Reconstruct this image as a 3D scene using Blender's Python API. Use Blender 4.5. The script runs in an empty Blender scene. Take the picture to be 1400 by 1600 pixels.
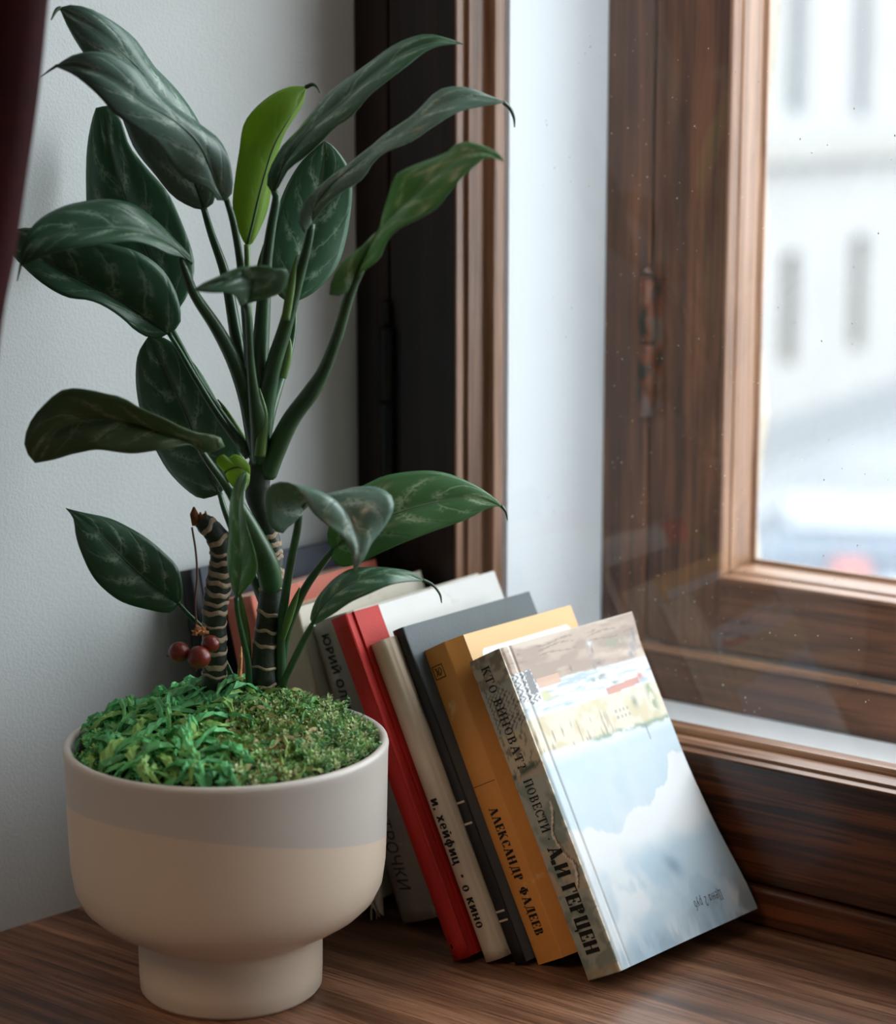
import bpy, bmesh, math, random
import numpy as np
from mathutils import Vector, Matrix
random.seed(7); rng = np.random.default_rng(7)
SC = bpy.context.scene; COL = SC.collection
R = math.radians

# ------------------------------------------------------------------ camera, sky, lights, exposure
CAM = Vector((0.9349, -1.1228, 0.5)); YAW = R(37.35); PITCH = R(10.823); FPX = 3400.0
cd = bpy.data.cameras.new('camera'); cam = bpy.data.objects.new('camera', cd); COL.objects.link(cam)
cam.location = CAM; cam.rotation_euler = (R(90) - PITCH, 0, YAW)
cd.sensor_fit = 'HORIZONTAL'; cd.sensor_width = 36.0; cd.lens = FPX / 1400 * 36
cd.clip_start = 0.05; cd.clip_end = 300
cd.dof.use_dof = True; cd.dof.focus_distance = 1.245; cd.dof.aperture_fstop = 5.2
SC.camera = cam
w = bpy.data.worlds.new('overcast'); SC.world = w; w.use_nodes = True
bg = w.node_tree.nodes['Background']; bg.inputs[0].default_value = (0.90, 0.955, 1.0, 1); bg.inputs[1].default_value = 6.3
def area(name, loc, rot, sx, sy, power, col, portal=False):
    l = bpy.data.lights.new(name, 'AREA'); l.shape = 'RECTANGLE'; l.size = sx; l.size_y = sy; l.energy = power; l.color = col
    o = bpy.data.objects.new(name, l); COL.objects.link(o); o.location = loc; o.rotation_euler = rot
    if portal: l.cycles.is_portal = True
    return o
area('window_portal', (0.88, 0.24, 0.98), (R(-90), 0, 0), 1.45, 1.75, 1, (1, 1, 1), True)      # daylight sampling at the pane
area('warm_room_fill', (0.15, -2.3, 2.05), (0, 0, 0), 0.9, 0.9, 15, (1.0, 0.71, 0.47))            # unseen warm lamp added as room fill for spines and pot
area('cool_room_fill', (-1.7, -2.6, 0.9), (R(90), 0, R(-90)), 1.3, 1.5, 2.2, (0.85, 0.93, 1.0))   # added cool room fill, no window is built here
SC.view_settings.view_transform = 'Standard'; SC.view_settings.look = 'None'
SC.view_settings.gamma = 1.0; SC.view_settings.use_curve_mapping = False
SC.view_settings.exposure = 0.32
SC.cycles.use_denoising = True; SC.cycles.max_bounces = 12; SC.cycles.transparent_max_bounces = 16

# ------------------------------------------------------------------ survey: sight lines of the photograph
FWD = Vector((-math.sin(YAW) * math.cos(PITCH), math.cos(YAW) * math.cos(PITCH), -math.sin(PITCH)))
RGT = Vector((math.cos(YAW), math.sin(YAW), 0)); UPV = RGT.cross(FWD)
HEAD = Vector((-math.sin(YAW), math.cos(YAW), 0))
def ray(x, y): return FWD + RGT * ((x - 700) / FPX) - UPV * ((y - 800) / FPX)
def onplane(x, y, p, n):
    r = ray(x, y); return CAM + r * ((p - CAM).dot(n) / r.dot(n))
def onz(x, y, z=0.0): return onplane(x, y, Vector((0, 0, z)), Vector((0, 0, 1)))
def ony(x, y, Y=0.0): return onplane(x, y, Vector((0, Y, 0)), Vector((0, 1, 0)))
POT = onz(362, 1538); POT.z = 0
D0 = 0.035
def P(x, y, d=0.0): return onplane(x, y, POT + HEAD * (D0 + d), HEAD)      # a point on the upright plane d behind the plant's stems

# ------------------------------------------------------------------ helpers
def srgb(r, g, b):
    f = lambda c: (c / 255 / 12.92) if c / 255 <= 0.04045 else ((c / 255 + 0.055) / 1.055) ** 2.4
    return (f(r), f(g), f(b), 1.0)
def tag(o, label=None, cat=None, group=None, kind=None):
    if label: o['label'] = label
    if cat: o['category'] = cat
    if group: o['group'] = group
    if kind: o['kind'] = kind
    return o
WM = {}                                                          # world matrix of every object built
def empty(name, loc=(0, 0, 0), mat=None):
    o = bpy.data.objects.new(name, None); COL.objects.link(o); o.empty_display_size = 0.03
    o.matrix_basis = mat if mat is not None else Matrix.Translation(Vector(loc))
    WM[o.name] = o.matrix_basis.copy()
    return o
def mesh(name, v, f, m, parent=None, smooth=False, world=True):
    """v in world coordinates when world=True (origin put at the lowest middle point), else in the parent's frame"""
    v = np.array([tuple(p) for p in v], float)
    me = bpy.data.meshes.new(name)
    org = np.zeros(3)
    if world:
        org = np.array([(v[:, 0].min() + v[:, 0].max()) / 2, (v[:, 1].min() + v[:, 1].max()) / 2, v[:, 2].min()])
    me.from_pydata((v - org).tolist(), [], f); me.update()
    if m: me.materials.append(m)
    if smooth: me.polygons.foreach_set('use_smooth', [True] * len(me.polygons))
    o = bpy.data.objects.new(name, me); COL.objects.link(o)
    pw = WM.get(parent.name, Matrix.Identity(4)) if parent else Matrix.Identity(4)
    loc = Matrix.Translation(Vector(org))
    if parent: o.parent = parent
    o.matrix_basis = pw.inverted() @ loc if world else loc
    WM[o.name] = loc if world else pw @ loc
    return o
def box_vf(x0, x1, y0, y1, z0, z1):
    v = [(x0, y0, z0), (x1, y0, z0), (x1, y1, z0), (x0, y1, z0), (x0, y0, z1), (x1, y0, z1), (x1, y1, z1), (x0, y1, z1)]
    return v, [(0, 3, 2, 1), (4, 5, 6, 7), (0, 1, 5, 4), (1, 2, 6, 5), (2, 3, 7, 6), (3, 0, 4, 7)]
def bevel(o, wd, seg=2):
    b = o.modifiers.new('bevel', 'BEVEL'); b.width = wd; b.segments = seg; b.limit_method = 'ANGLE'; b.angle_limit = R(40)
    return o
def box(name, x0, x1, y0, y1, z0, z1, m, parent=None, bev=0.0, world=True):
    v, f = box_vf(x0, x1, y0, y1, z0, z1)
    o = mesh(name, v, f, m, parent, world=world)
    if bev: bevel(o, bev)
    return o
def prism(name, poly, axis, a0, a1, m, parent=None, world=True, smooth=False):
    """poly: list of 2-D points; axis x: poly=(y,z); axis z: poly=(x,y)"""
    n = len(poly); v = []
    for a in (a0, a1):
        for p in poly:
            v.append((a, p[0], p[1]) if axis == 'x' else ((p[0], p[1], a) if axis == 'z' else (p[0], a, p[1])))
    f = [tuple(range(n))[::-1], tuple(range(n, 2 * n))] + [(i, (i + 1) % n, n + (i + 1) % n, n + i) for i in range(n)]
    o = mesh(name, v, f, m, parent, world=world)
    bm = bmesh.new(); bm.from_mesh(o.data); bmesh.ops.recalc_face_normals(bm, faces=bm.faces); bm.to_mesh(o.data); bm.free()
    return o
def spline(pts, n):
    """Catmull-Rom through pts (any dimension), resampled to n points evenly by length"""
    p = np.array(pts, float)
    if len(p) < 3: p = np.array([p[0], (p[0] + p[-1]) / 2, p[-1]])
    q = np.vstack([2 * p[0] - p[1], p, 2 * p[-1] - p[-2]]); out = []
    for i in range(1, len(q) - 2):
        a, b, c, d = q[i - 1], q[i], q[i + 1], q[i + 2]
        for t in np.linspace(0, 1, 12, endpoint=False):
            out.append(.5 * (2 * b + (c - a) * t + (2 * a - 5 * b + 4 * c - d) * t * t + (3 * b - a - 3 * c + d) * t ** 3))
    out.append(p[-1]); out = np.array(out)
    s = np.concatenate([[0], np.cumsum(np.linalg.norm(np.diff(out[:, :2] if out.shape[1] > 3 else out, axis=0), axis=1))])
    u = np.linspace(0, s[-1], n)
    return np.stack([np.interp(u, s, out[:, k]) for k in range(out.shape[1])], 1)
def tube_vf(pts, rad, seg=10, cap=True, squash=1.0):
    pts = [Vector(p) for p in pts]; n = len(pts); v = []; f = []
    t0 = (pts[1] - pts[0]).normalized(); a = t0.orthogonal().normalized()
    for i, p in enumerate(pts):
        t = (pts[min(i + 1, n - 1)] - pts[max(i - 1, 0)]).normalized()
        a = (a - t * a.dot(t)).normalized(); b = t.cross(a)
        for k in range(seg):
            an = 2 * math.pi * k / seg
            v.append(tuple(p + (a * math.cos(an) + b * math.sin(an) * squash) * rad[i]))
    for i in range(n - 1):
        for k in range(seg):
            k2 = (k + 1) % seg
            f.append((i * seg + k, i * seg + k2, (i + 1) * seg + k2, (i + 1) * seg + k))
    if cap: f.append(tuple(range(seg))[::-1]); f.append(tuple(range((n - 1) * seg, n * seg)))
    return v, f
def lathe_vf(prof, c, seg=72):
    v = []; f = []
    for r, z in prof:
        for k in range(seg):
            a = 2 * math.pi * k / seg; v.append((c[0] + r * math.cos(a), c[1] + r * math.sin(a), c[2] + z))
    for i in range(len(prof) - 1):
        for k in range(seg):
            k2 = (k + 1) % seg; f.append((i * seg + k, i * seg + k2, (i + 1) * seg + k2, (i + 1) * seg + k))
    return v, f
def ball_vf(c, r, sz=(1, 1, 1), seg=16, rings=10):
    v = []; f = []
    for i in range(rings + 1):
        th = math.pi * i / rings
        for k in range(seg):
            a = 2 * math.pi * k / seg
            v.append((c[0] + r * sz[0] * math.sin(th) * math.cos(a), c[1] + r * sz[1] * math.sin(th) * math.sin(a), c[2] + r * sz[2] * math.cos(th)))
    for i in range(rings):
        for k in range(seg):
            k2 = (k + 1) % seg; f.append((i * seg + k, (i + 1) * seg + k, (i + 1) * seg + k2, i * seg + k2))
    return v, f
def vcol(o, cols):
    a = o.data.color_attributes.new('Col', 'FLOAT_COLOR', 'POINT')
    a.data.foreach_set('color', np.array(cols, float).ravel())

# ------------------------------------------------------------------ materials
class NT:
    def __init__(s, name):
        s.m = bpy.data.materials.new(name); s.m.use_nodes = True; s.t = s.m.node_tree; s.t.nodes.clear()
        s.out = s.n('ShaderNodeOutputMaterial')
    def n(s, typ, **k):
        nd = s.t.nodes.new(typ)
        for a, b in k.items(): setattr(nd, a, b)
        return nd
    def l(s, a, b): s.t.links.new(a, b)
    def coord(s, scale=(1, 1, 1), kind='Object', rot=(0, 0, 0)):
        tc = s.n('ShaderNodeTexCoord'); mp = s.n('ShaderNodeMapping'); mp.inputs['Scale'].default_value = scale; mp.inputs['Rotation'].default_value = rot
        s.l(tc.outputs[kind], mp.inputs['Vector']); return mp.outputs['Vector']
    def noise(s, vec, scale, detail=6, rough=.55, dist=0):
        nd = s.n('ShaderNodeTexNoise'); nd.inputs['Scale'].default_value = scale; nd.inputs['Detail'].default_value = detail
        nd.inputs['Roughness'].default_value = rough; nd.inputs['Distortion'].default_value = dist
        s.l(vec, nd.inputs['Vector']); return nd.outputs['Fac']
    def ramp(s, fac, stops):
        r = s.n('ShaderNodeValToRGB'); e = r.color_ramp.elements
        while len(e) < len(stops): e.new(.5)
        for i, (p, c) in enumerate(stops):
            e[i].position = p; e[i].color = c if len(c) == 4 else (*c, 1)
        s.l(fac, r.inputs['Fac']); return r.outputs['Color']
    def math(s, op, a, b=None, c=None, clamp=False):
        m = s.n('ShaderNodeMath', operation=op, use_clamp=clamp)
        for i, x in enumerate((a, b, c)):
            if x is None: continue
            if isinstance(x, (int, float)): m.inputs[i].default_value = x
            else: s.l(x, m.inputs[i])
        return m.outputs[0]
    def mix(s, fac, a, b, mode='MIX'):
        m = s.n('ShaderNodeMix', data_type='RGBA', blend_type=mode)
        for k, x in (('Factor', fac), ('A', a), ('B', b)):
            i = [q for q in m.inputs if q.name == k and (q.type == ('VALUE' if k == 'Factor' else 'RGBA'))][0]
            if isinstance(x, (int, float)): i.default_value = x
            elif isinstance(x, tuple): i.default_value = x if len(x) == 4 else (*x, 1)
            else: s.l(x, i)
        return [q for q in m.outputs if q.type == 'RGBA'][0]
    def bump(s, h, strength, dist=.001):
        b = s.n('ShaderNodeBump'); b.inputs['Strength'].default_value = strength; b.inputs['Distance'].default_value = dist
        s.l(h, b.inputs['Height']); return b.outputs['Normal']
    def bsdf(s, col, rough=.5, normal=None, spec=.5, metal=0, coat=0, sheen=0, sheencol=None, link=True):
        b = s.n('ShaderNodeBsdfPrincipled')
        for k, x in (('Base Color', col), ('Roughness', rough), ('Specular IOR Level', spec), ('Metallic', metal), ('Coat Weight', coat), ('Sheen Weight', sheen)):
            if isinstance(x, (int, float)): b.inputs[k].default_value = x
            elif isinstance(x, tuple): b.inputs[k].default_value = x if len(x) == 4 else (*x, 1)
            else: s.l(x, b.inputs[k])
        if sheencol: b.inputs['Sheen Tint'].default_value = sheencol
        if normal is not None: s.l(normal, b.inputs['Normal'])
        if link: s.l(b.outputs[0], s.out.inputs['Surface'])
        return b
def mat_plain(name, col, rough=.6, spec=.4, grain=0, gs=400, var=0, vs=30, metal=0, sheen=0):
    t = NT(name); v = t.coord(); c = col if len(col) == 4 else (*col, 1); nrm = None
    if var:
        c = t.mix(t.ramp(t.noise(v, vs), [(.35, (0, 0, 0)), (.65, (1, 1, 1))]), tuple(x * (1 - var) for x in c[:3]), tuple(min(1, x * (1 + var)) for x in c[:3]))
    if grain: nrm = t.bump(t.noise(v, gs, 4), grain)
    t.bsdf(c, rough, nrm, spec, metal, sheen=sheen); return t.m
def mat_wood(name, dark, mid, light, axis, rough=.35, stretch=14, scale=55, coat=.0, bump=.25, fine=420, spec=.5):
    t = NT(name); sc = [scale, scale, scale]; sc['xyz'.index(axis)] = scale / stretch
    v = t.coord(tuple(sc)); n1 = t.noise(v, 1.0, 8, .62, .6)
    sc2 = [fine] * 3; sc2['xyz'.index(axis)] = fine / 45
    n2 = t.noise(t.coord(tuple(sc2)), 1.0, 4, .6, .3)
    n3 = t.noise(t.coord(), 9, 3)
    c = t.ramp(n1, [(.34, dark), (.5, mid), (.68, light)])
    c = t.mix(t.math('MULTIPLY', t.ramp(n2, [(.40, (1, 1, 1)), (.52, (0, 0, 0))]), .75), c, dark)
    c = t.mix(t.math('MULTIPLY', t.ramp(n2, [(.56, (0, 0, 0)), (.68, (1, 1, 1))]), .45), c, light)
    c = t.mix(t.math('MULTIPLY', t.ramp(n3, [(.4, (0, 0, 0)), (.7, (1, 1, 1))]), .25), c, light, 'MIX')
    h = t.math('ADD', n1, t.math('MULTIPLY', n2, .7))
    rg = t.math('MULTIPLY_ADD', n2, .25, rough - .1)
    t.bsdf(c, rg, t.bump(h, bump, .0012), spec, coat=coat); return t.m
M = {}
M['wall'] = None
t = NT('wall_plaster'); v = t.coord()
c = t.mix(t.ramp(t.noise(v, 6, 3), [(.3, (0, 0, 0)), (.7, (1, 1, 1))]), (.60, .625, .63), (.68, .70, .70))
c = t.mix(t.ramp(t.noise(v, 140, 2), [(.80, (0, 0, 0)), (.82, (1, 1, 1))]), c, (.35, .33, .30))
t.bsdf(c, .62, t.bump(t.noise(v, 560, 3, .6), .3, .0013), .35); M['wall'] = t.m
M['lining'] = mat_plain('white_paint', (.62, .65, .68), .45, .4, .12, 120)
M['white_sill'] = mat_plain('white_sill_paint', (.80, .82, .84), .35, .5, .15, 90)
M['stucco'] = mat_plain('outer_stucco', (.36, .335, .29), .9, .2, .8, 60, .15, 25)
M['sill'] = mat_wood('sill_wood', srgb(62, 37, 25), srgb(116, 78, 56), srgb(156, 114, 87), 'x', .36, 22, 60, .1, .22, 760)
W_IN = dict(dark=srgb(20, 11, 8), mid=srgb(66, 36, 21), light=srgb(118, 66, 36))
M['in_z'] = mat_wood('varnished_wood_upright_shaded', srgb(9, 6, 5), srgb(24, 14, 10), srgb(46, 27, 18), 'z', .42, 22, 60, 0, .2, 420, .3)  # darker copy of the varnish, carrying the shade of the backlit stile
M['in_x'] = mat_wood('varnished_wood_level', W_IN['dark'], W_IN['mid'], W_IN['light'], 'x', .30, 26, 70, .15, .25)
W_O = dict(dark=srgb(42, 24, 16), mid=srgb(78, 48, 31), light=srgb(118, 74, 47))
M['out_z'] = mat_wood('weathered_wood_upright', W_O['dark'], W_O['mid'], W_O['light'], 'z', .5, 16, 50, 0, .25)
M['out_x'] = mat_wood('weathered_wood_level', W_O['dark'], W_O['mid'], W_O['light'], 'x', .5, 16, 50, 0, .25)
M['bead_z'] = mat_wood('bead_wood_upright', srgb(96, 62, 42), srgb(140, 100, 74), srgb(172, 132, 104), 'z', .4, 26, 80, .1, .15)
M['bead_x'] = mat_wood('bead_wood_level', srgb(96, 62, 42), srgb(140, 100, 74), srgb(172, 132, 104), 'x', .4, 26, 80, .1, .15)
M['iron'] = mat_plain('black_iron', (.012, .012, .013), .38, .5, .3, 200, 0, 1, .6)
t = NT('rusty_iron'); v = t.coord((1, 1, .35))
c = t.ramp(t.noise(v, 120, 5), [(.42, srgb(46, 42, 40)), (.52, srgb(110, 58, 32)), (.6, srgb(98, 94, 90)), (.72, srgb(130, 70, 40))])
t.bsdf(c, .55, t.bump(t.noise(v, 200), .4), .5, .4); M['rust'] = t.m
t = NT('window_glass'); fr = t.n('ShaderNodeFresnel'); fr.inputs['IOR'].default_value = 1.52
gl = t.n('ShaderNodeBsdfGlossy'); gl.inputs['Roughness'].default_value = 0.0
tr = t.n('ShaderNodeBsdfTransparent'); tr.inputs[0].default_value = (.97, .985, .98, 1); mx = t.n('ShaderNodeMixShader')
t.l(t.math('MULTIPLY', fr.outputs[0], 1.4, clamp=True), mx.inputs[0]); t.l(tr.outputs[0], mx.inputs[1]); t.l(gl.outputs[0], mx.inputs[2]); t.l(mx.outputs[0], t.out.inputs['Surface']); M['glass'] = t.m
M['dust'] = mat_plain('dust', (.75, .74, .70), .9, .1)
M['putty'] = mat_plain('old_putty', (.70, .66, .58), .8, .2, .5, 200)

def mat_attr(name, rough=.4, spec=.4, grain=0, gs=300, coat=0, trans=0):
    t = NT(name); a = t.n('ShaderNodeVertexColor', layer_name='Col'); nrm = None
    if grain: nrm = t.bump(t.noise(t.coord(), gs, 4), grain, .0006)
    b = t.bsdf(a.outputs['Color'], rough, nrm, spec, coat=coat, link=not trans)
    if trans:
        tl = t.n('ShaderNodeBsdfTranslucent'); t.l(a.outputs['Color'], tl.inputs[0]); mx = t.n('ShaderNodeMixShader'); mx.inputs[0].default_value = trans
        t.l(b.outputs[0], mx.inputs[1]); t.l(tl.outputs[0], mx.inputs[2]); t.l(mx.outputs[0], t.out.inputs['Surface'])
    return t.m
def mat_leaf(name, base, base2, pale, trans, tcol, rough=.33, varieg=1.0, vein=1.0):
    t = NT(name); uv = t.n('ShaderNodeUVMap', uv_map='UVMap'); sp = t.n('ShaderNodeSeparateXYZ'); t.l(uv.outputs[0], sp.inputs[0])
    u, v = sp.outputs[0], sp.outputs[1]
    au = t.math('ABSOLUTE', t.math('MULTIPLY_ADD', u, 2.0, -1.0))
    oi = t.n('ShaderNodeObjectInfo'); rnd = t.math('MULTIPLY', oi.outputs['Random'], 37.0)
    cv = t.n('ShaderNodeCombineXYZ'); t.l(t.math('MULTIPLY', u, 3.0), cv.inputs[0]); t.l(t.math('MULTIPLY', v, 5.0), cv.inputs[1]); t.l(rnd, cv.inputs[2])
    nz = t.noise(cv.outputs[0], 1.5, 6, .6, .8); nf = t.noise(cv.outputs[0], 9, 6, .65)
    ph = t.math('SUBTRACT', t.math('MULTIPLY', v, 5.0), t.math('MULTIPLY', t.math('POWER', au, 1.5), 1.6))
    ph = t.math('ADD', ph, t.math('MULTIPLY', nz, .45)); ph = t.math('ADD', ph, rnd)
    fr_ = t.math('FRACT', ph); dist = t.math('ABSOLUTE', t.math('SUBTRACT', fr_, .5))
    line = t.ramp(dist, [(0.0, (1, 1, 1)), (.02, (.8, .8, .8)), (.06, (0, 0, 0))])
    feather = t.ramp(dist, [(0.0, (1, 1, 1)), (.12, (.9, .9, .9)), (.30, (0, 0, 0))])
    patch = t.ramp(nz, [(.44, (0, 0, 0)), (.54, (1, 1, 1))])
    ragged = t.ramp(nf, [(.42, (0, 0, 0)), (.52, (1, 1, 1))])
    band = t.ramp(au, [(.02, (.5, .5, .5)), (.25, (1, 1, 1)), (.62, (.7, .7, .7)), (.82, (0, 0, 0))])
    fac = t.math('MULTIPLY', t.math('MULTIPLY', feather, patch), t.math('MULTIPLY', band, ragged))
    fac = t.math('MULTIPLY', fac, .85 * varieg)
    ln = t.math('MULTIPLY', t.math('MULTIPLY', line, band), .6 * vein)
    midl = t.math('MULTIPLY', t.ramp(au, [(0.0, (1, 1, 1)), (.06, (0, 0, 0))]), .45 * vein)
    c = t.mix(nz, base, base2); c = t.mix(t.math('MULTIPLY', nf, .25), c, base)
    c = t.mix(fac, c, pale); c = t.mix(ln, c, pale); c = t.mix(midl, c, pale)
    h = t.math('SUBTRACT', t.math('MULTIPLY', t.ramp(dist, [(0, (0, 0, 0)), (.12, (1, 1, 1))]), 1.0), t.math('MULTIPLY', nf, .35))
    nrm = t.bump(h, .16, .0012)
    b = t.bsdf(c, t.math('MULTIPLY_ADD', nf, .2, rough - .08), nrm, .5, link=False)
    tl = t.n('ShaderNodeBsdfTranslucent'); t.l(t.mix(.5, tcol, c), tl.inputs[0]) if False else None
    tl.inputs[0].default_value = tcol if len(tcol) == 4 else (*tcol, 1)
    mx = t.n('ShaderNodeMixShader'); mx.inputs[0].default_value = trans
    t.l(b.outputs[0], mx.inputs[1]); t.l(tl.outputs[0], mx.inputs[2]); t.l(mx.outputs[0], t.out.inputs['Surface'])
    return t.m
M['leaf'] = mat_leaf('leaf_dark', (.036, .105, .056), (.064, .150, .082), (.34, .48, .34), .16, (.12, .28, .05), .29)
M['leaf_soft'] = mat_leaf('leaf_mid', (.058, .160, .066), (.095, .215, .090), (.40, .54, .35), .24, (.20, .44, .07), .29)
M['leaf_young'] = mat_leaf('leaf_young', (.16, .29, .035), (.21, .35, .055), (.32, .46, .14), .46, (.48, .66, .06), .4, .15, .5)
M['leaf_olive'] = mat_leaf('leaf_olive', (.062, .105, .044), (.090, .140, .060), (.36, .40, .24), .18, (.18, .30, .04), .40)
M['leaf_painted_sheen'] = mat_leaf('leaf_painted_sheen', (.095, .175, .135), (.155, .240, .195), (.44, .54, .46), .14, (.16, .32, .07), .27)  # paler base paints in the sky sheen on these leaves
M['midrib'] = mat_plain('midrib_green', (.06, .12, .055), .4, .4)
M['petiole'] = mat_plain('petiole_green', (.028, .075, .030), .34, .5, .1, 300, .25, 60)
M['petiole_light'] = mat_plain('petiole_light_green', (.095, .18, .045), .36, .5, .1, 300, .25, 60)
M['stem'] = mat_plain('stem_bark_green', (.022, .032, .022), .5, .4, .5, 260, .4, 90)
M['scar'] = mat_plain('leaf_scar_tan', (.36, .27, .19), .8, .2, .8, 420, .4, 160)
M['torn'] = mat_plain('torn_stem_brown', (.25, .09, .035), .85, .2, .8, 260, .4, 120)
M['thread'] = mat_plain('dried_stalk', (.12, .05, .035), .7, .3)
M['berry'] = mat_plain('berry_skin', (.17, .018, .010), .34, .5, .05, 200, .3, 60)
M['husk'] = mat_plain('dried_husk', (.55, .26, .11), .85, .2, .8, 300, .4, 120)
t = NT('glazed_ceramic'); tc = t.n('ShaderNodeTexCoord'); sp = t.n('ShaderNodeSeparateXYZ'); t.l(tc.outputs['Object'], sp.inputs[0])
k = t.math('ADD', t.math('MULTIPLY', sp.outputs[0], RGT.x * .12 + HEAD.x * .172), t.math('MULTIPLY', sp.outputs[1], RGT.y * .12 + HEAD.y * .172))
hh = t.math('ADD', sp.outputs[2], k); ed = t.ramp(t.math('MULTIPLY_ADD', hh, 5.0, -.0), [(.505, (0, 0, 0)), (.508, (1, 1, 1))])
sp_ = t.ramp(t.noise(t.coord(), 260, 3), [(.70, (0, 0, 0)), (.74, (1, 1, 1))])
c = t.mix(ed, (.66, .54, .43), (.52, .475, .435)); c = t.mix(t.math('MULTIPLY', sp_, .25), c, (.42, .33, .26))
t.bsdf(c, .40, t.bump(t.noise(t.coord(), 60, 4), .06), .45); M['pot'] = t.m
M['soil'] = mat_plain('dark_soil', (.02, .014, .008), .95, .1, .9, 160)
M['moss'] = mat_attr('moss', .55, .35, 0, 300, 0, .25)
M['curtain'] = mat_plain('dark_red_velvet', (.024, .0003, .0010), .8, .1, .3, 300, .3, 40, 0, .05)

# ------------------------------------------------------------------ structure: room, reveal, sill
ST = lambda o: tag(o, kind='structure')
WX = 1.75; WZ = 1.86; SL = 0.146; RD = .42                                # window width, height, splay of the reveal
ST(prism('wall_left', [(0, 0), (0, .034), (-.35, .034), (-2.2, .034), (-2.2, -RD), (-SL * RD, -RD)], 'z', -.9, 2.25, M['wall']))
ST(prism('wall_right', [(WX, 0), (WX + SL * RD, -RD), (3.6, -RD), (3.6, .034), (WX, .034)], 'z', -.9, 2.25, M['wall']))
ST(box('wall_below', -SL * RD, WX + SL * RD, -RD + .02, .034, -.9, -.04, M['wall']))
ST(box('wall_above', -SL * RD, WX + SL * RD, -RD, .034, WZ + .02, 2.25, M['wall']))
ST(box('wall_back', -2.2, 3.6, -4.7, -4.6, -.9, 2.25, M['wall']))
ST(box('wall_side', -2.3, -2.2, -4.7, -RD, -.9, 2.25, M['wall']))
ST(box('wall_far_side', 3.6, 3.7, -4.7, -RD, -.9, 2.25, M['wall']))
M['floor'] = mat_wood('floor_wood', srgb(40, 24, 16), srgb(84, 54, 36), srgb(120, 82, 56), 'x', .4, 12, 20)
ST(box('floor', -2.3, 3.7, -4.7, -RD, -.95, -.9, M['floor']))
ST(box('ceiling', -2.3, 3.7, -4.7, .034, 2.25, 2.3, M['lining']))
ST(prism('trim_1', [(-.028, .03), (WX + .028, .03), (WX + .09, -.455), (-.09, -.455)], 'z', -.04, 0, M['sill']))
tag(bpy.data.objects['trim_1'], 'brown wooden sill board under the pot and books')
# white plastered linings and sill between the two windows
LX = .1005
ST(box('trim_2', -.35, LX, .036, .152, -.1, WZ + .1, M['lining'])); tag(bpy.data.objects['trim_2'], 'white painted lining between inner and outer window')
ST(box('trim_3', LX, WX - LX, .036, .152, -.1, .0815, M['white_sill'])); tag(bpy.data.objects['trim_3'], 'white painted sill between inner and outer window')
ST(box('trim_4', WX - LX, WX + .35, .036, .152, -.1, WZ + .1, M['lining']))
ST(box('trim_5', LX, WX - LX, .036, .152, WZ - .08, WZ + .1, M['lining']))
# outer masonry
def rough_jamb():
    v = []; f = []; n = 60
    for i in range(n + 1):
        z = -.2 + 2.3 * i / n
        e = .1225 + .004 * math.sin(i * 1.7) + .003 * math.sin(i * .63 + 1) + random.uniform(-.0015, .0015)
        for x, y in ((-1.2, .205), (.10, .205), (e + .004, .205), (e, .34), (e - .012, .352), (-1.2, .42)): v.append((x, y, z))
    for i in range(n):
        for k in range(6): f.append((i * 6 + k, i * 6 + (k + 1) % 6, i * 6 + 6 + (k + 1) % 6, i * 6 + 6 + k))
    f.append(tuple(range(6))[::-1]); f.append(tuple(range(n * 6, n * 6 + 6)))
    return v, f
v, f = rough_jamb(); ST(mesh('wall_outside', v, f, M['stucco']))
ST(box('wall_outside_right', WX - .12, WX + 1.4, .205, .42, -.2, 2.1, M['stucco']))
ST(box('wall_outside_top', -1.2, WX + 1.4, .16, .42, WZ + .04, 2.6, M['stucco']))
ST(box('wall_outside_bottom', -1.2, WX + 1.4, .16, .46, -.9, .075, M['stucco']))

# ------------------------------------------------------------------ windows (frames with mouldings, panes, hinges)
def frame_rect(name, prof, x0, x1, z0, z1, mz, mx, parent, part, kb=1.0):
    """one moulding profile [(inset, y)] run round a rectangle, four mitred pieces"""
    sides = (('left', mz), ('right', mz), ('bottom', mx), ('top', mx))
    n = len(prof)
    def loop(i, o):
        return [(x0 + i, o, z0 + i * kb), (x1 - i, o, z0 + i * kb), (x1 - i, o, z1 - i), (x0 + i, o, z1 - i)]
    rings = [loop(i, y) for i, y in prof]
    idx = {'bottom': (0, 1), 'right': (1, 2), 'top': (2, 3), 'left': (3, 0)}
    for s, m in sides:
        a, b = idx[s]; v = [r[a] for r in rings] + [r[b] for r in rings]
        f = [(k, (k + 1) % n, n + (k + 1) % n, n + k) for k in range(n)] + [tuple(range(n))[::-1], tuple(range(n, 2 * n))]
        o = mesh(part, v, f, m, parent)
        bm = bmesh.new(); bm.from_mesh(o.data); bmesh.ops.recalc_face_normals(bm, faces=bm.faces); bm.to_mesh(o.data); bm.free()
        bevel(o, .0006, 2)
win1 = ST(empty('window_1', (0, 0, 0))); tag(win1, 'dark varnished inner window sash with moulded bead behind the books')
ZS = .026
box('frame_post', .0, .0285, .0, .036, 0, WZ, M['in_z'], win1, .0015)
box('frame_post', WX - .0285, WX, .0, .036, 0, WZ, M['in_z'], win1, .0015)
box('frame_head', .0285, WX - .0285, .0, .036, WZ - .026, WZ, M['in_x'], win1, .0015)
box('bottom_batten', .0285, WX - .0285, -.004, .036, 0, .0246, M['in_x'], win1, .002)
SX0, SX1, SZ0, SZ1 = .0297, WX - .0297, ZS, WZ - .028
FW = .0843 - SX0                                               # face width of the stile
FH = .1004 - SZ0
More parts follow.
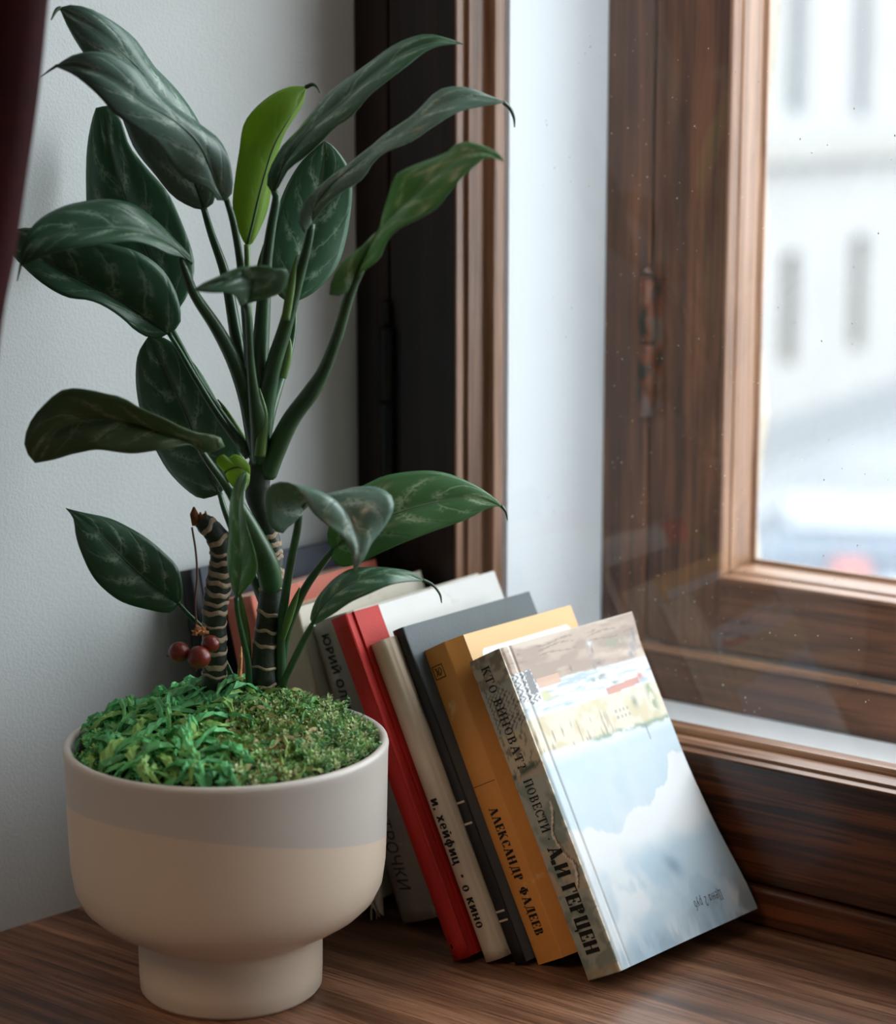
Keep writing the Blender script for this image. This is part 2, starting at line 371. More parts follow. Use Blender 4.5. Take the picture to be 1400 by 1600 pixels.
def sash(part_z, part_x, x0, x1, z0, z1, fw, fh, y0, y1, mz, mx, parent):
    box(part_z, x0, x0 + fw, y0, y1, z0, z1, mz, parent, .0012)
    box(part_z, x1 - fw, x1, y0, y1, z0, z1, mz, parent, .0012)
    box(part_x, x0 + fw, x1 - fw, y0, y1, z0, z0 + fh, mx, parent, .0012)
    box(part_x, x0 + fw, x1 - fw, y0, y1, z1 - fh, z1, mx, parent, .0012)
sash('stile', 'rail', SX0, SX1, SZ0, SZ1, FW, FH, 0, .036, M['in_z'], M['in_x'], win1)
def rail_bead(parent, x0, x1, z0, z1, Y, mz, mx):
    """moulded glazing bead: thin ridge, groove, broad ovolo, step, inner lip"""
    prof = [(0, 0), (-.0002, -.0012), (.0014, -.0012), (.0022, .004), (.0024, .0062), (.0052, .0066), (.0056, .0085), (.0072, .0145), (.0082, .0195),
            (.0124, .0205), (.0146, .0215), (.0152, .0235), (.0158, .031), (0, .031)]
    prof = [(i, Y + y) for i, y in prof]
    frame_rect('bead', prof, x0, x1, z0, z1, mz, mx, parent, 'glazing_bead', .52)
rail_bead(win1, SX0 + FW, SX1 - FW, SZ0 + FH, SZ1 - FH, 0, M['bead_z'], M['bead_x'])
box('pane', SX0 + FW - .002, SX1 - FW + .002, .0300, .0300 + 1e-4, SZ0 + FH - .002, SZ1 - FH + .002, M['glass'], win1)
pane1 = [o for o in win1.children if o.name == 'pane'][0]
# single-sheet pane
pane1.data.clear_geometry()
pane1.data.from_pydata([(-.782, 0, 0), (.782, 0, 0), (.782, 0, 1.68), (-.782, 0, 1.68)], [], [(0, 1, 2, 3)])
pane1.location = (WX / 2, .0302, .104)
# dust on the inner pane
v = []; f = []
for i in range(420):
    x = .13 + abs(random.gauss(0, .14)); z = .12 + random.random() ** 1.3 * .42
    if x > .55: continue
    r = random.choice((.00018, .00022, .00028, .0004)) * random.uniform(.7, 1.2)
    v2, f2 = ball_vf((x, .0297, z), r, (1, .3, random.uniform(.8, 1.6)), 5, 3); k = len(v)
    v += v2; f += [tuple(q + k for q in a) for a in f2]
o = mesh('dust', v, f, M['dust'], win1); tag(o, kind='stuff')
def hinge(parent, x, y, z0, z1, r, m, breaks, pin=.012):
    hs = []
    e = None
    zz = [z0] + breaks + [z1]
    v = []; f = []
    o = None
    for i in range(len(zz) - 1):
        a, b = zz[i] + .0006, zz[i + 1] - .0006
        pv, pf = lathe_vf([(0, a), (r * .8, a), (r, a + .0008), (r, b - .0008), (r * .8, b), (0, b)], (x, y, 0), 20)
        k = len(v); v += pv; f += [tuple(q + k for q in c) for c in pf]
    o = mesh('hinge', v, f, m, parent, True)
    pv, pf = lathe_vf([(0, z1), (r * .55, z1), (r * .6, z1 + pin * .6), (r * .3, z1 + pin), (0, z1 + pin)], (x, y, 0), 14)
    q = mesh('hinge_pin', pv, pf, m, o, True)
    v1, f1 = box_vf(x - r * 1.3, x + r * 1.7, y + r * .5, y + r * 1.3, z0 + .002, z1 - .002)
    mesh('hinge_leaf', v1, f1, m, o)
    return o
hinge(win1, .0292, -.003, .2250, .3500, .0052, M['iron'], [.3000], .018)
hinge(win1, .0292, -.003, 1.18, 1.30, .0052, M['iron'], [1.25], .018)

win2 = ST(empty('window_2', (0, .15, 0))); tag(win2, 'weathered brown outer window frame and sash with a rusty hinge')
YO = .15
box('frame_post', LX, .1375, YO, YO + .05, .0815, WZ, M['out_z'], win2, .002)
box('frame_post', WX - .1375, WX - LX, YO, YO + .05, .0815, WZ, M['out_z'], win2, .002)
box('frame_head', .1375, WX - .1375, YO, YO + .05, WZ - .05, WZ, M['out_x'], win2, .002)
box('bottom_rail', .1375, WX - .1375, YO - .002, YO + .05, .0815, .1165, M['out_x'], win2, .002)
box('drip_strip', .1375, WX - .1375, YO - .006, YO, .1165, .1215, M['bead_x'], win2, .0015)
O0, O1, P0, P1 = .1392, WX - .1392, .1230, WZ - .052
FWo = .1975 - O0; FHo = .1742 - P0
sash('stile', 'rail', O0, O1, P0, P1, FWo, FHo, YO + .001, YO + .045, M['out_z'], M['out_x'], win2)
def out_bead(parent, x0, x1, z0, z1, Y, mz, mx):
    prof = [(0, 0), (0, -.003), (.0025, -.0032), (.0034, .0005), (.0045, .006), (.0056, .006), (.0064, .010), (.0068, .0235), (.0072, .03), (.010, .031), (.0102, .034), (0, .034)]
    frame_rect('bead', [(i, Y + y) for i, y in prof], x0, x1, z0, z1, mz, mx, parent, 'glazing_bead')
out_bead(win2, O0 + FWo, O1 - FWo, P0 + FHo, P1 - FHo, YO, M['bead_z'], M['bead_x'])
gx0, gx1, gz0, gz1 = O0 + FWo - .004, O1 - FWo + .004, P0 + FHo - .004, P1 - FHo + .004
mesh('pane', [(gx0, YO + .033, gz0), (gx1, YO + .033, gz0), (gx1, YO + .033, gz1), (gx0, YO + .033, gz1)], [(0, 1, 2, 3)], M['glass'], win2)
hinge(win2, .1386, YO - .004, .282, .3795, .0058, M['rust'], [.333], .006)
hinge(win2, .1386, YO - .004, 1.2, 1.3, .0058, M['rust'], [1.25], .006)

# ------------------------------------------------------------------ outside: street, building, parked car
GZ = -4.5
M['street'] = mat_plain('wet_street', (.225, .232, .245), .7, .3, .3, 3, .12, .3)
M['facade'] = mat_plain('pale_facade', (.245, .24, .237), .9, .2, .2, 8, .04, .8)
M['ledge'] = mat_plain('stone_ledge', (.222, .213, .203), .9, .2, .2, 8)
M['reveal'] = mat_plain('shaded_reveal_brown', (.155, .135, .113), .7, .3)  # window linings darkened to carry the shade of the reveals
M['reveal_blue'] = mat_plain('shaded_reveal_grey', (.172, .192, .205), .7, .3)  # cooler copy, reveal shade likewise put into the colour
M['dark_glass'] = mat_plain('far_pane', (.165, .172, .18), .3, .4)
M['kerb'] = mat_plain('kerb_stone', (.175, .18, .188), .9, .2)
ST(box('floor_street', -70, 40, 3, 90, GZ - .2, GZ, M['street']))
a = onz(1220, 712, GZ); b = onz(1395, 648, GZ); fd = (b - a).normalized(); fn = Vector((fd.y, -fd.x, 0))     # along and out of the facade
BM = Matrix((( fd.x, fn.x, 0, a.x), (fd.y, fn.y, 0, a.y), (0, 0, 1, GZ), (0, 0, 0, 1)))
bld = empty('facade_building', mat=BM)
tag(bld, 'pale plastered building across the street, seen blurred through the pane', 'building')
bpy.context.view_layer.update()
def fac(px, py):                                                # a facade point in the building's own frame
    q = onplane(px, py, a, fn); return BM.inverted() @ q
holes = []
for (x0, y0, y1, mm) in ((1232, 395, 572, 'reveal'), (1338, 368, 548, 'reveal'), (1243, -160, 182, 'reveal_blue'), (1345, -190, 186, 'reveal_blue')):
    c1 = fac(x0, y1); c2 = fac(x0, y0); holes.append((c1.x - .30, c1.x + .30, c1.z, c2.z, mm))
L0, L1, HB = -14.0, 34.0, 13.5
xs = sorted({L0, L1} | {h[0] for h in holes} | {h[1] for h in holes}); zs = sorted({-.02, HB} | {h[2] for h in holes} | {h[3] for h in holes})
v = []; f = []
for i in range(len(xs) - 1):
    for j in range(len(zs) - 1):
        cx, cz = (xs[i] + xs[i + 1]) / 2, (zs[j] + zs[j + 1]) / 2
        if any(h[0] < cx < h[1] and h[2] < cz < h[3] for h in holes): continue
        bv, bf = box_vf(xs[i], xs[i + 1], -.5, 0, zs[j], zs[j + 1]); k = len(v); v += bv; f += [tuple(q + k for q in c) for c in bf]
bv, bf = box_vf(L0, L1, -8, -.5, -.02, HB); k = len(v); v += bv; f += [tuple(q + k for q in c) for c in bf]
mesh('wall', v, f, M['facade'], bld, world=False)
for (x0, x1, z0, z1, mm) in holes:
    v = []; f = []
    for bb in ((x0, x0 + .08, -.45, -.12, z0, z1), (x1 - .08, x1, -.45, -.12, z0, z1), (x0, x1, -.45, -.12, z1 - .08, z1), (x0, x1, -.45, -.05, z0, z0 + .08),
               ((x0 + x1) / 2 - .03, (x0 + x1) / 2 + .03, -.4, -.3, z0, z1)):
        bv, bf = box_vf(*bb); k = len(v); v += bv; f += [tuple(q + k for q in c) for c in bf]
    wf = mesh('window', v, f, M[mm], bld, world=False)
    bv, bf = box_vf(x0, x1, -.36, -.34, z0, z1); mesh('pane', bv, bf, M['dark_glass'], wf, world=False)
zl = fac(1290, 232).z
bv, bf = box_vf(L0, L1, 0, .22, zl - .16, zl + .16); mesh('ledge', bv, bf, M['ledge'], bld, world=False)
bv, bf = box_vf(L0, L1, 0, .10, -.02, .55); mesh('plinth', bv, bf, M['kerb'], bld, world=False)
bv, bf = box_vf(L0, L1, -8.2, .5, HB, HB + .5); mesh('cornice', bv, bf, M['ledge'], bld, world=False)
# parked car
c0 = onz(1200, 1040, GZ); c1 = onz(1400, 1046, GZ); cdv = (c1 - c0).normalized(); cn = Vector((-cdv.y, cdv.x, 0))
CM = Matrix(((cdv.x, cn.x, 0, (c0.x + c1.x) / 2 - cdv.x * .16), (cdv.y, cn.y, 0, (c0.y + c1.y) / 2 - cdv.y * .16), (0, 0, 1, GZ), (0, 0, 0, 1)))
car = empty('car', mat=CM); tag(car, 'pale grey blue car parked in the street below, blurred', 'car'); bpy.context.view_layer.update()
M['car'] = mat_plain('car_paint', (.27, .285, .31), .35, .4); M['carglass'] = mat_plain('car_window', (.13, .15, .18), .3, .4)
M['tyre'] = mat_plain('tyre', (.03, .03, .03), .8); M['tail'] = mat_plain('tail_light', (.40, .15, .14), .4)
def hull(name, secs, m, parent):
    v = []; f = []; n = len(secs[0])
    for s in secs: v += s
    for i in range(len(secs) - 1):
        for k in range(n): f.append((i * n + k, i * n + (k + 1) % n, (i + 1) * n + (k + 1) % n, (i + 1) * n + k))
    f.append(tuple(range(n))[::-1]); f.append(tuple(range((len(secs) - 1) * n, len(secs) * n)))
    return mesh(name, v, f, m, parent, world=False)
def csec(x, hw, zlo, zhi): return [(x, -hw, zlo), (x, hw, zlo), (x, hw, zhi - .12), (x, hw - .12, zhi), (x, -hw + .12, zhi), (x, -hw, zhi - .12)]
body = bevel(hull('body', [csec(-2.1, .72, .35, .72), csec(-1.9, .84, .22, .82), csec(-.7, .86, .2, .95), csec(1.5, .86, .2, .98), csec(1.95, .83, .25, .95), csec(2.08, .74, .4, .8)], M['car'], car), .04)
hull('roof', [csec(-.9, .70, .90, .98), csec(-.3, .66, .90, 1.36), csec(1.0, .66, .90, 1.4), csec(1.7, .68, .90, .99)], M['carglass'], car)
bv, bf = box_vf(-.3, 1.0, -.62, .62, 1.38, 1.44); bevel(mesh('roof_panel', bv, bf, M['car'], car, world=False), .03)
for sx in (-1.3, 1.3):
    for sy in (-.80, .80):
        pv, pf = tube_vf([(sx, sy - .1, .31), (sx, sy + .1, .31)], [.31, .31], 20); mesh('wheel', pv, pf, M['tyre'], car, world=False)
for sy in (-.62, .62):
    bv, bf = box_vf(1.9, 2.1, sy - .14, sy + .14, .94, 1.12); mesh('tail_light', bv, bf, M['tail'], car, world=False)
bv, bf = box_vf(.10, .38, -.90, -.62, .98, 1.12); mesh('side_light', bv, bf, M['tail'], car, world=False)

# ------------------------------------------------------------------ curtain
def curtain():
    edge = spline([tuple(CAM + ray(x, y) * dd) for x, y, dd in ((72, -620, .98), (58, -240, .985), (36, 0, .99), (22, 140, .992), (2, 280, .994), (-16, 400, .996), (-35, 500, .998), (-61, 700, 1.0))], 46)
    L = Vector((-1, -.06, 0)).normalized(); N = Vector((.06, -1, 0)).normalized(); n = 90; v = []; f = []
    for i, e in enumerate(edge):
        for j in range(n + 1):
            s = j / n; d = s * .42
            wv = math.sin(s * 52 + i * .012) * .013 + math.sin(s * 19 + 1.0) * .007
            v.append(tuple(Vector(e) + L * d + N * (wv * min(1, s * 12) - .016 * math.exp(-s * 60))))
    m = n + 1
    for i in range(len(edge) - 1):
        for j in range(n): f.append((i * m + j, i * m + j + 1, (i + 1) * m + j + 1, (i + 1) * m + j))
    o = mesh('curtain', v, f, M['curtain'], None, True)
    s = o.modifiers.new('thick', 'SOLIDIFY'); s.thickness = .002; s.offset = 0
    tag(o, 'dark red curtain hanging in folds at the left edge of the niche', 'curtain')
curtain()

# ------------------------------------------------------------------ lettering
def text_mesh(name, body, size, m, parent, mat4, offset=0.0, xs=1.0, spacing=1.0, ext=.00006, shear=0, fit=None, bold=0):
    cu = bpy.data.curves.new(name, 'FONT'); cu.body = body; cu.size = size; cu.offset = offset; cu.extrude = ext; cu.align_x = 'LEFT'; cu.align_y = 'CENTER'
    cu.space_character = spacing; cu.shear = shear; cu.resolution_u = 4; cu.materials.append(m)
    tmp = bpy.data.objects.new('text', cu); COL.objects.link(tmp); dg = bpy.context.evaluated_depsgraph_get()
    me = bpy.data.meshes.new_from_object(tmp.evaluated_get(dg)); bpy.data.objects.remove(tmp); bpy.data.curves.remove(cu)
    if bold:
        vv = [tuple(q.co) for q in me.vertices]; ff = [tuple(q.vertices) for q in me.polygons]; v2 = []; f2 = []
        for sx, sy in ((0, 0), (1, 0), (-1, 0), (0, .6), (0, -.6), (.7, .4), (-.7, .4), (.7, -.4), (-.7, -.4)):
            k = len(v2); v2 += [(a + sx * bold, b_ + sy * bold, c_ + .000004 * len(f2) / max(1, len(ff))) for a, b_, c_ in vv]; f2 += [tuple(q + k for q in a) for a in ff]
        me = bpy.data.meshes.new(name); me.from_pydata(v2, [], f2)
    me.name = name; me.materials.clear(); me.materials.append(m)
    if fit:
        co = [q.co.x for q in me.vertices]; xs = fit / (max(co) - min(co))
    o = bpy.data.objects.new(name, me); COL.objects.link(o); o.parent = parent
    o.matrix_basis = mat4 @ Matrix.Diagonal((xs, 1, 1, 1))
    return o
# slab and didone letters cut from strokes; each letter in a box of height 1: V upright (x, y0, y1), H level (x0, x1, y), D slanted, A arc
GL = {
 'А': (.86, [('d', .12, 0, .43, 1, 0), ('D', .43, 1, .72, 0), ('h', .2, .62, .33), ('s', .0, .28, 0), ('s', .54, .9, 0)]),
 'Л': (.86, [('d', .12, 0, .40, 1, 0), ('D', .43, 1, .72, 0), ('s', .0, .26, 0), ('s', .54, .9, 0), ('s', .3, .5, 1)]),
 'Е': (.72, [('V', .18, 0, 1), ('h', .05, .66, 0), ('h', .05, .64, 1), ('h', .2, .5, .5), ('v', .66, 0, .28), ('v', .64, .74, 1), ('v', .5, .38, .62)]),
 'К': (.86, [('V', .18, 0, 1), ('d', .26, .45, .66, 1, 0), ('D', .40, .60, .74, 0), ('s', .03, .36, 0), ('s', .03, .36, 1), ('s', .55, .8, 1), ('s', .56, .9, 0)]),
 'С': (.80, [('A', .42, .5, .34, .5, 40, 320), ('v', .72, .66, .98), ('v', .72, .04, .26)]),
 'Н': (.92, [('V', .18, 0, 1), ('V', .72, 0, 1), ('h', .2, .7, .5), ('s', .03, .34, 0), ('s', .03, .34, 1), ('s', .56, .88, 0), ('s', .56, .88, 1)]),
 'Д': (.92, [('d', .2, .06, .42, 1, 0), ('V', .66, .05, 1), ('h', .05, .88, .05), ('v', .08, -.18, .08), ('v', .85, -.18, .08), ('s', .34, .82, 1)]),
 'Р': (.80, [('V', .2, 0, 1), ('A', .40, .74, .28, .26, -90, 90), ('h', .2, .42, 1), ('h', .2, .42, .48), ('s', .03, .40, 0), ('s', .03, .2, 1)]),
 'Ф': (1.0, [('V', .5, 0, 1), ('A', .50, .5, .46, .33, 90, 270), ('A', .50, .5, .46, .33, -90, 90), ('s', .28, .72, 0), ('s', .28, .72, 1)]),
 'В': (.82, [('V', .2, 0, 1), ('A', .40, .75, .24, .25, -90, 90), ('A', .42, .25, .28, .26, -90, 90), ('h', .05, .42, 1), ('h', .2, .42, .5), ('h', .05, .42, 0)]),
 'И': (.92, [('V', .18, 0, 1), ('V', .72, 0, 1), ('d', .2, .12, .7, .88, 0), ('s', .03, .34, 0), ('s', .03, .34, 1), ('s', .56, .88, 0), ('s', .56, .88, 1)]),
 'Ц': (.94, [('V', .18, 0, 1), ('V', .68, 0, 1), ('h', .05, .9, .03), ('v', .86, -.22, .05), ('s', .03, .34, 1), ('s', .53, .84, 1)]),
 'Г': (.72, [('V', .2, 0, 1), ('h', .05, .66, 1), ('v', .64, .66, 1), ('s', .04, .38, 0)]),
 'П': (.92, [('V', .18, 0, 1), ('V', .72, 0, 1), ('h', .05, .86, 1), ('s', .03, .34, 0), ('s', .56, .88, 0)]),
 'Т': (.84, [('V', .42, 0, 1), ('h', .06, .78, 1), ('v', .08, .68, 1), ('v', .76, .68, 1), ('s', .24, .6, 0)]),
 'О': (.90, [('A', .44, .5, .36, .5, 0, 360)]),
 'М': (1.1, [('v', .16, 0, 1), ('V', .88, 0, 1), ('D', .2, 1, .5, .1), ('d', .5, .1, .86, 1, 0), ('s', .03, .3, 0), ('s', .7, 1.04, 0)]),
 'и': (.78, [('V', .12, 0, .7), ('V', .60, 0, .7), ('D', .14, .02, .58, .68)]),
 'й': (.78, [('V', .12, 0, .7), ('V', .60, 0, .7), ('D', .14, .02, .58, .68), ('A', .36, .98, .18, .16, 190, 350)]),
 'н': (.78, [('V', .12, 0, .7), ('V', .60, 0, .7), ('H', .12, .60, .35)]),
 'к': (.74, [('V', .12, 0, .7), ('D', .20, .30, .56, .70), ('D', .26, .44, .60, 0)]),
 'о': (.78, [('A', .36, .35, .35, .37, 0, 360)]),
 'е': (.74, [('A', .35, .35, .34, .37, 0, 318), ('H', .10, .64, .36)]),
 'х': (.70, [('D', .08, .70, .56, 0), ('D', .08, 0, .56, .70)]),
 'ф': (1.0, [('V', .45, -.22, .95), ('A', .45, .35, .44, .37, 0, 360)]),
 'ц': (.80, [('V', .12, 0, .7), ('V', .58, 0, .7), ('H', .06, .74, .06), ('v', .72, -.2, .1)]),
 'а': (.70, [('A', .30, .30, .27, .31, 0, 360), ('V', .56, 0, .64)]), 'р': (.70, [('V', .12, -.3, .66), ('A', .34, .33, .27, .33, -150, 150)]),
 'у': (.62, [('D', .06, .66, .30, .10), ('D', .14, -.28, .54, .66)]), 'б': (.70, [('A', .32, .30, .27, .31, 0, 360), ('A', .46, .52, .40, .46, 80, 175)]),
 '2': (.66, [('A', .30, .70, .25, .27, -20, 170), ('D', .08, .04, .50, .60), ('H', .06, .56, .05)]),
 '?': (.64, [('A', .30, .74, .22, .26, -70, 150), ('v', .32, .22, .48), ('o', .32, .05)]),
 '·': (.5, [('o', .25, .45)]), '.': (.34, [('o', .14, .07)]), ' ': (.42, []),
}
def glyphs(name, body, size, thick, thin, m, parent, mat4, xs=1.0, gap=.08, fit=None):
    v = []; f = []; x = 0.0
    def quad(pts):
        k = len(v); v.extend([(p[0] * size * xs, p[1] * size, 0) for p in pts]); f.append((k, k + 1, k + 2, k + 3))
    def bar(x0, y0, x1, y1, wd):
        quad([(x0 - wd / 2, y0), (x0 + wd / 2, y0), (x1 + wd / 2, y1), (x1 - wd / 2, y1)])
    for ch in body:
        adv, st = GL[ch]
        for s in st:
            k = s[0]
            if k == 'V': bar(x + s[1], s[2], x + s[1], s[3], thick)
            elif k == 'v': bar(x + s[1], s[2], x + s[1], s[3], thin * 1.4)
            elif k in 'hs':
                y = min(max(s[3], thin / 2), 1 - thin / 2); quad([(x + s[1], y - thin / 2), (x + s[2], y - thin / 2), (x + s[2], y + thin / 2), (x + s[1], y + thin / 2)])
            elif k == 'H': h_ = max(thin, thick * .55) / 2; quad([(x + s[1], s[3] - h_), (x + s[2], s[3] - h_), (x + s[2], s[3] + h_), (x + s[1], s[3] + h_)])
            elif k == 'D': bar(x + s[1], s[2], x + s[3], s[4], thick * 1.05)
            elif k == 'd': bar(x + s[1], s[2], x + s[3], s[4], thin * 1.5)
            elif k == 'o':
                r = thick * .5; quad([(x + s[1] - r, s[2] - r), (x + s[1] + r, s[2] - r), (x + s[1] + r, s[2] + r), (x + s[1] - r, s[2] + r)])
            elif k == 'A':
                cx, cy, rx, ry, a0, a1 = s[1:]; n = max(8, int(abs(a1 - a0) / 18)); pr = None
                for i in range(n + 1):
                    an = R(a0 + (a1 - a0) * i / n); wt = thin + (thick - thin) * abs(math.cos(an)) ** 1.3
                    o_ = (x + cx + rx * math.cos(an), cy + ry * math.sin(an)); i_ = (x + cx + (rx - wt) * math.cos(an), cy + (ry - max(thin, wt * .5)) * math.sin(an))
                    if pr: quad([pr[1], pr[0], o_, i_])
                    pr = (o_, i_)
        x += adv + gap
    if fit:
        k = fit / ((x - gap) * size * xs); v = [(a[0] * k, a[1], a[2]) for a in v]
    o = mesh(name, v, f, m, parent, world=False); o.matrix_basis = mat4
    sm = o.modifiers.new('print', 'SOLIDIFY'); sm.thickness = .00008; sm.offset = 0
    return o, x * size * xs

# ------------------------------------------------------------------ books
M['ink'] = mat_plain('black_ink', (.012, .011, .010), .6, .3)
M['ink_soft'] = mat_plain('worn_ink', (.05, .045, .04), .7, .2)
M['page'] = None
t = NT('page_block'); vv = t.coord((900, 3, 3)); c = t.ramp(t.noise(vv, 1, 3), [(.35, (.42, .34, .24)), (.65, (.68, .60, .47))])
t.bsdf(c, .85, t.bump(t.noise(vv, 1, 3), .5, .0008), .2); M['page'] = t.m
def cover_mat(name, col, worn=None, rough=.5, var=.12, grain=.2, gs=350):
    t = NT(name); v = t.coord(); c = t.mix(t.ramp(t.noise(v, 28, 5), [(.35, (0, 0, 0)), (.7, (1, 1, 1))]), col, tuple(min(1, x * (1 + var)) for x in col[:3]))
    if worn: c = t.mix(t.math('MULTIPLY', t.ramp(t.noise(v, 55, 8, .7), [(.60, (0, 0, 0)), (.66, (1, 1, 1))]), .8), c, worn)
    t.bsdf(c, rough, t.bump(t.noise(v, gs, 4), grain, .0006), .4); return t.m
def vcyl(w_): return w_
def book_frame(bl, yaw, tilt, name, lift=0.0):
    y = R(yaw); t_ = R(tilt); d = Vector((math.sin(y), math.cos(y), 0)); e = Vector((math.cos(y), -math.sin(y), 0))
    wv = -math.sin(t_) * e + Vector((0, 0, math.cos(t_))); uv = math.cos(t_) * e + Vector((0, 0, math.sin(t_)))
    m4 = Matrix(((uv.x, d.x, wv.x, bl[0]), (uv.y, d.y, wv.y, bl[1]), (uv.z, d.z, wv.z, lift), (0, 0, 0, 1)))
    o = empty(name, mat=m4); bpy.context.view_layer.update(); return o
SPM = lambda u, k, off=-.0002: Matrix(((0, 1, 0, u), (0, 0, -1, off), (-1, 0, 0, k), (0, 0, 0, 1)))      # text on a spine, reading downwards
def slab(name, x0, x1, y0, y1, z0, z1, m, parent, bev=.0004):
    o = box(name, x0, x1, y0, y1, z0, z1, m, parent, bev, world=False); return o
def curved_spine(name, t, h, bulge, m, parent, u0=0.0, thick=.0012, hinge_g=0.0, n=14):
    """rounded spine strip across the thickness, with its own wall thickness"""
    v = []; f = []; nk = 24
    for k in range(nk + 1):
        z = h * k / nk
        for side in (0, 1):
            for i in range(n + 1):
                s = i / n; u = u0 + t * s; y = -bulge * math.sin(math.pi * s) ** .8 + side * thick
                v.append((u, y, z))
    m_ = 2 * (n + 1)
    for k in range(nk):
        for i in range(n):
            a = k * m_ + i; f.append((a, a + 1, a + m_ + 1, a + m_))
            a = k * m_ + n + 1 + i; f.append((a, a + m_, a + m_ + 1, a + 1))
        for i in (0, n):
            a = k * m_ + i; b_ = a + n + 1; q = (a, a + m_, b_ + m_, b_); f.append(q if i == 0 else q[::-1])
    for k in (0, nk):
        for i in range(n):
            a = k * m_ + i; b_ = a + n + 1; q = (a, b_, b_ + 1, a + 1); f.append(q if k == 0 else q[::-1])
    return mesh(name, v, f, m, parent, True, world=False)
def paperback(b, t, w, h, m_sp, m_fc, m_bc, bulge=.0008, pages=True, fc=None):
    curved_spine('spine', t, h, bulge, m_sp, b)
    slab('back_cover', 0, .0005, .0008, w, 0, h, m_bc, b, 0)
    if fc is None: slab('front_cover', t - .0005, t, .0008, w, 0, h, m_fc, b, 0)
    slab('page_block', .0006, t - .0006, .0014, w - .001, .0004, h - .0004, M['page'], b, 0)
def hardback(b, t, w, h, m_sp, m_bd, bulge=.003, bd=.0024, clothw=0.0, m_cloth=None):
    curved_spine('spine', t, h, bulge, m_sp, b)
    g = .007
    slab('back_cover', 0, bd, g, w, 0, h, m_bd, b, .0006)
    slab('front_cover', t - bd, t, g, w, 0, h, m_bd, b, .0006)
    slab('hinge_groove', t - bd * .75, t - bd * .35, .0, g + .0005, 0, h, m_sp, b, .0003)
    slab('hinge_groove', bd * .35, bd * .75, .0, g + .0005, 0, h, m_sp, b, .0003)
    if m_cloth:
        slab('cloth_strip', t - .0002, t + .0005, g - .0004, clothw, 0, h, m_cloth, b, .0002)
        slab('cloth_turn', t - bd - .0002, t - .0002, g - .0006, g - .00005, 0, h, m_cloth, b, 0)
    slab('page_block', bd * .8, t - bd * .8, .003, w - .004, .003, h - .003, M['page'], b, 0)
G_B = 'old books leaning in a row against the reveal'

# A: front paperback with a painted cover -----------------------------------------------------------
bA = book_frame((.2840, -.1367), 5.3, 28.3, 'paperback_book'); tA, wA, hA = .0262, .1235, .1958
tag(bA, 'worn paperback with watercolour town and cloudy sky cover, frontmost of the leaning row', 'book', G_B)
def smooth(a, b, x): return np.clip((x - a) / (b - a), 0, 1) ** 2 * (3 - 2 * np.clip((x - a) / (b - a), 0, 1))
def vnoise(x, y, seed, oct=4):
    g = np.random.default_rng(seed).random((96, 96)); out = np.zeros_like(x); amp = 1; tot = 0
    for o in range(oct):
        xi = np.floor(x).astype(int); yi = np.floor(y).astype(int); fx = x - xi; fy = y - yi; fx = fx * fx * (3 - 2 * fx); fy = fy * fy * (3 - 2 * fy)
        q = lambda i, j: g[(xi + i) % 96, (yi + j) % 96]
        out += amp * ((q(0, 0) * (1 - fx) + q(1, 0) * fx) * (1 - fy) + (q(0, 1) * (1 - fx) + q(1, 1) * fx) * fy); tot += amp; amp *= .5; x = x * 2 + 11.3; y = y * 2 + 5.7
    return out / tot
def lerp(c, col, m):
    col = np.array(srgb(*col)[:3]); return c * (1 - m[..., None]) + col * m[..., None]
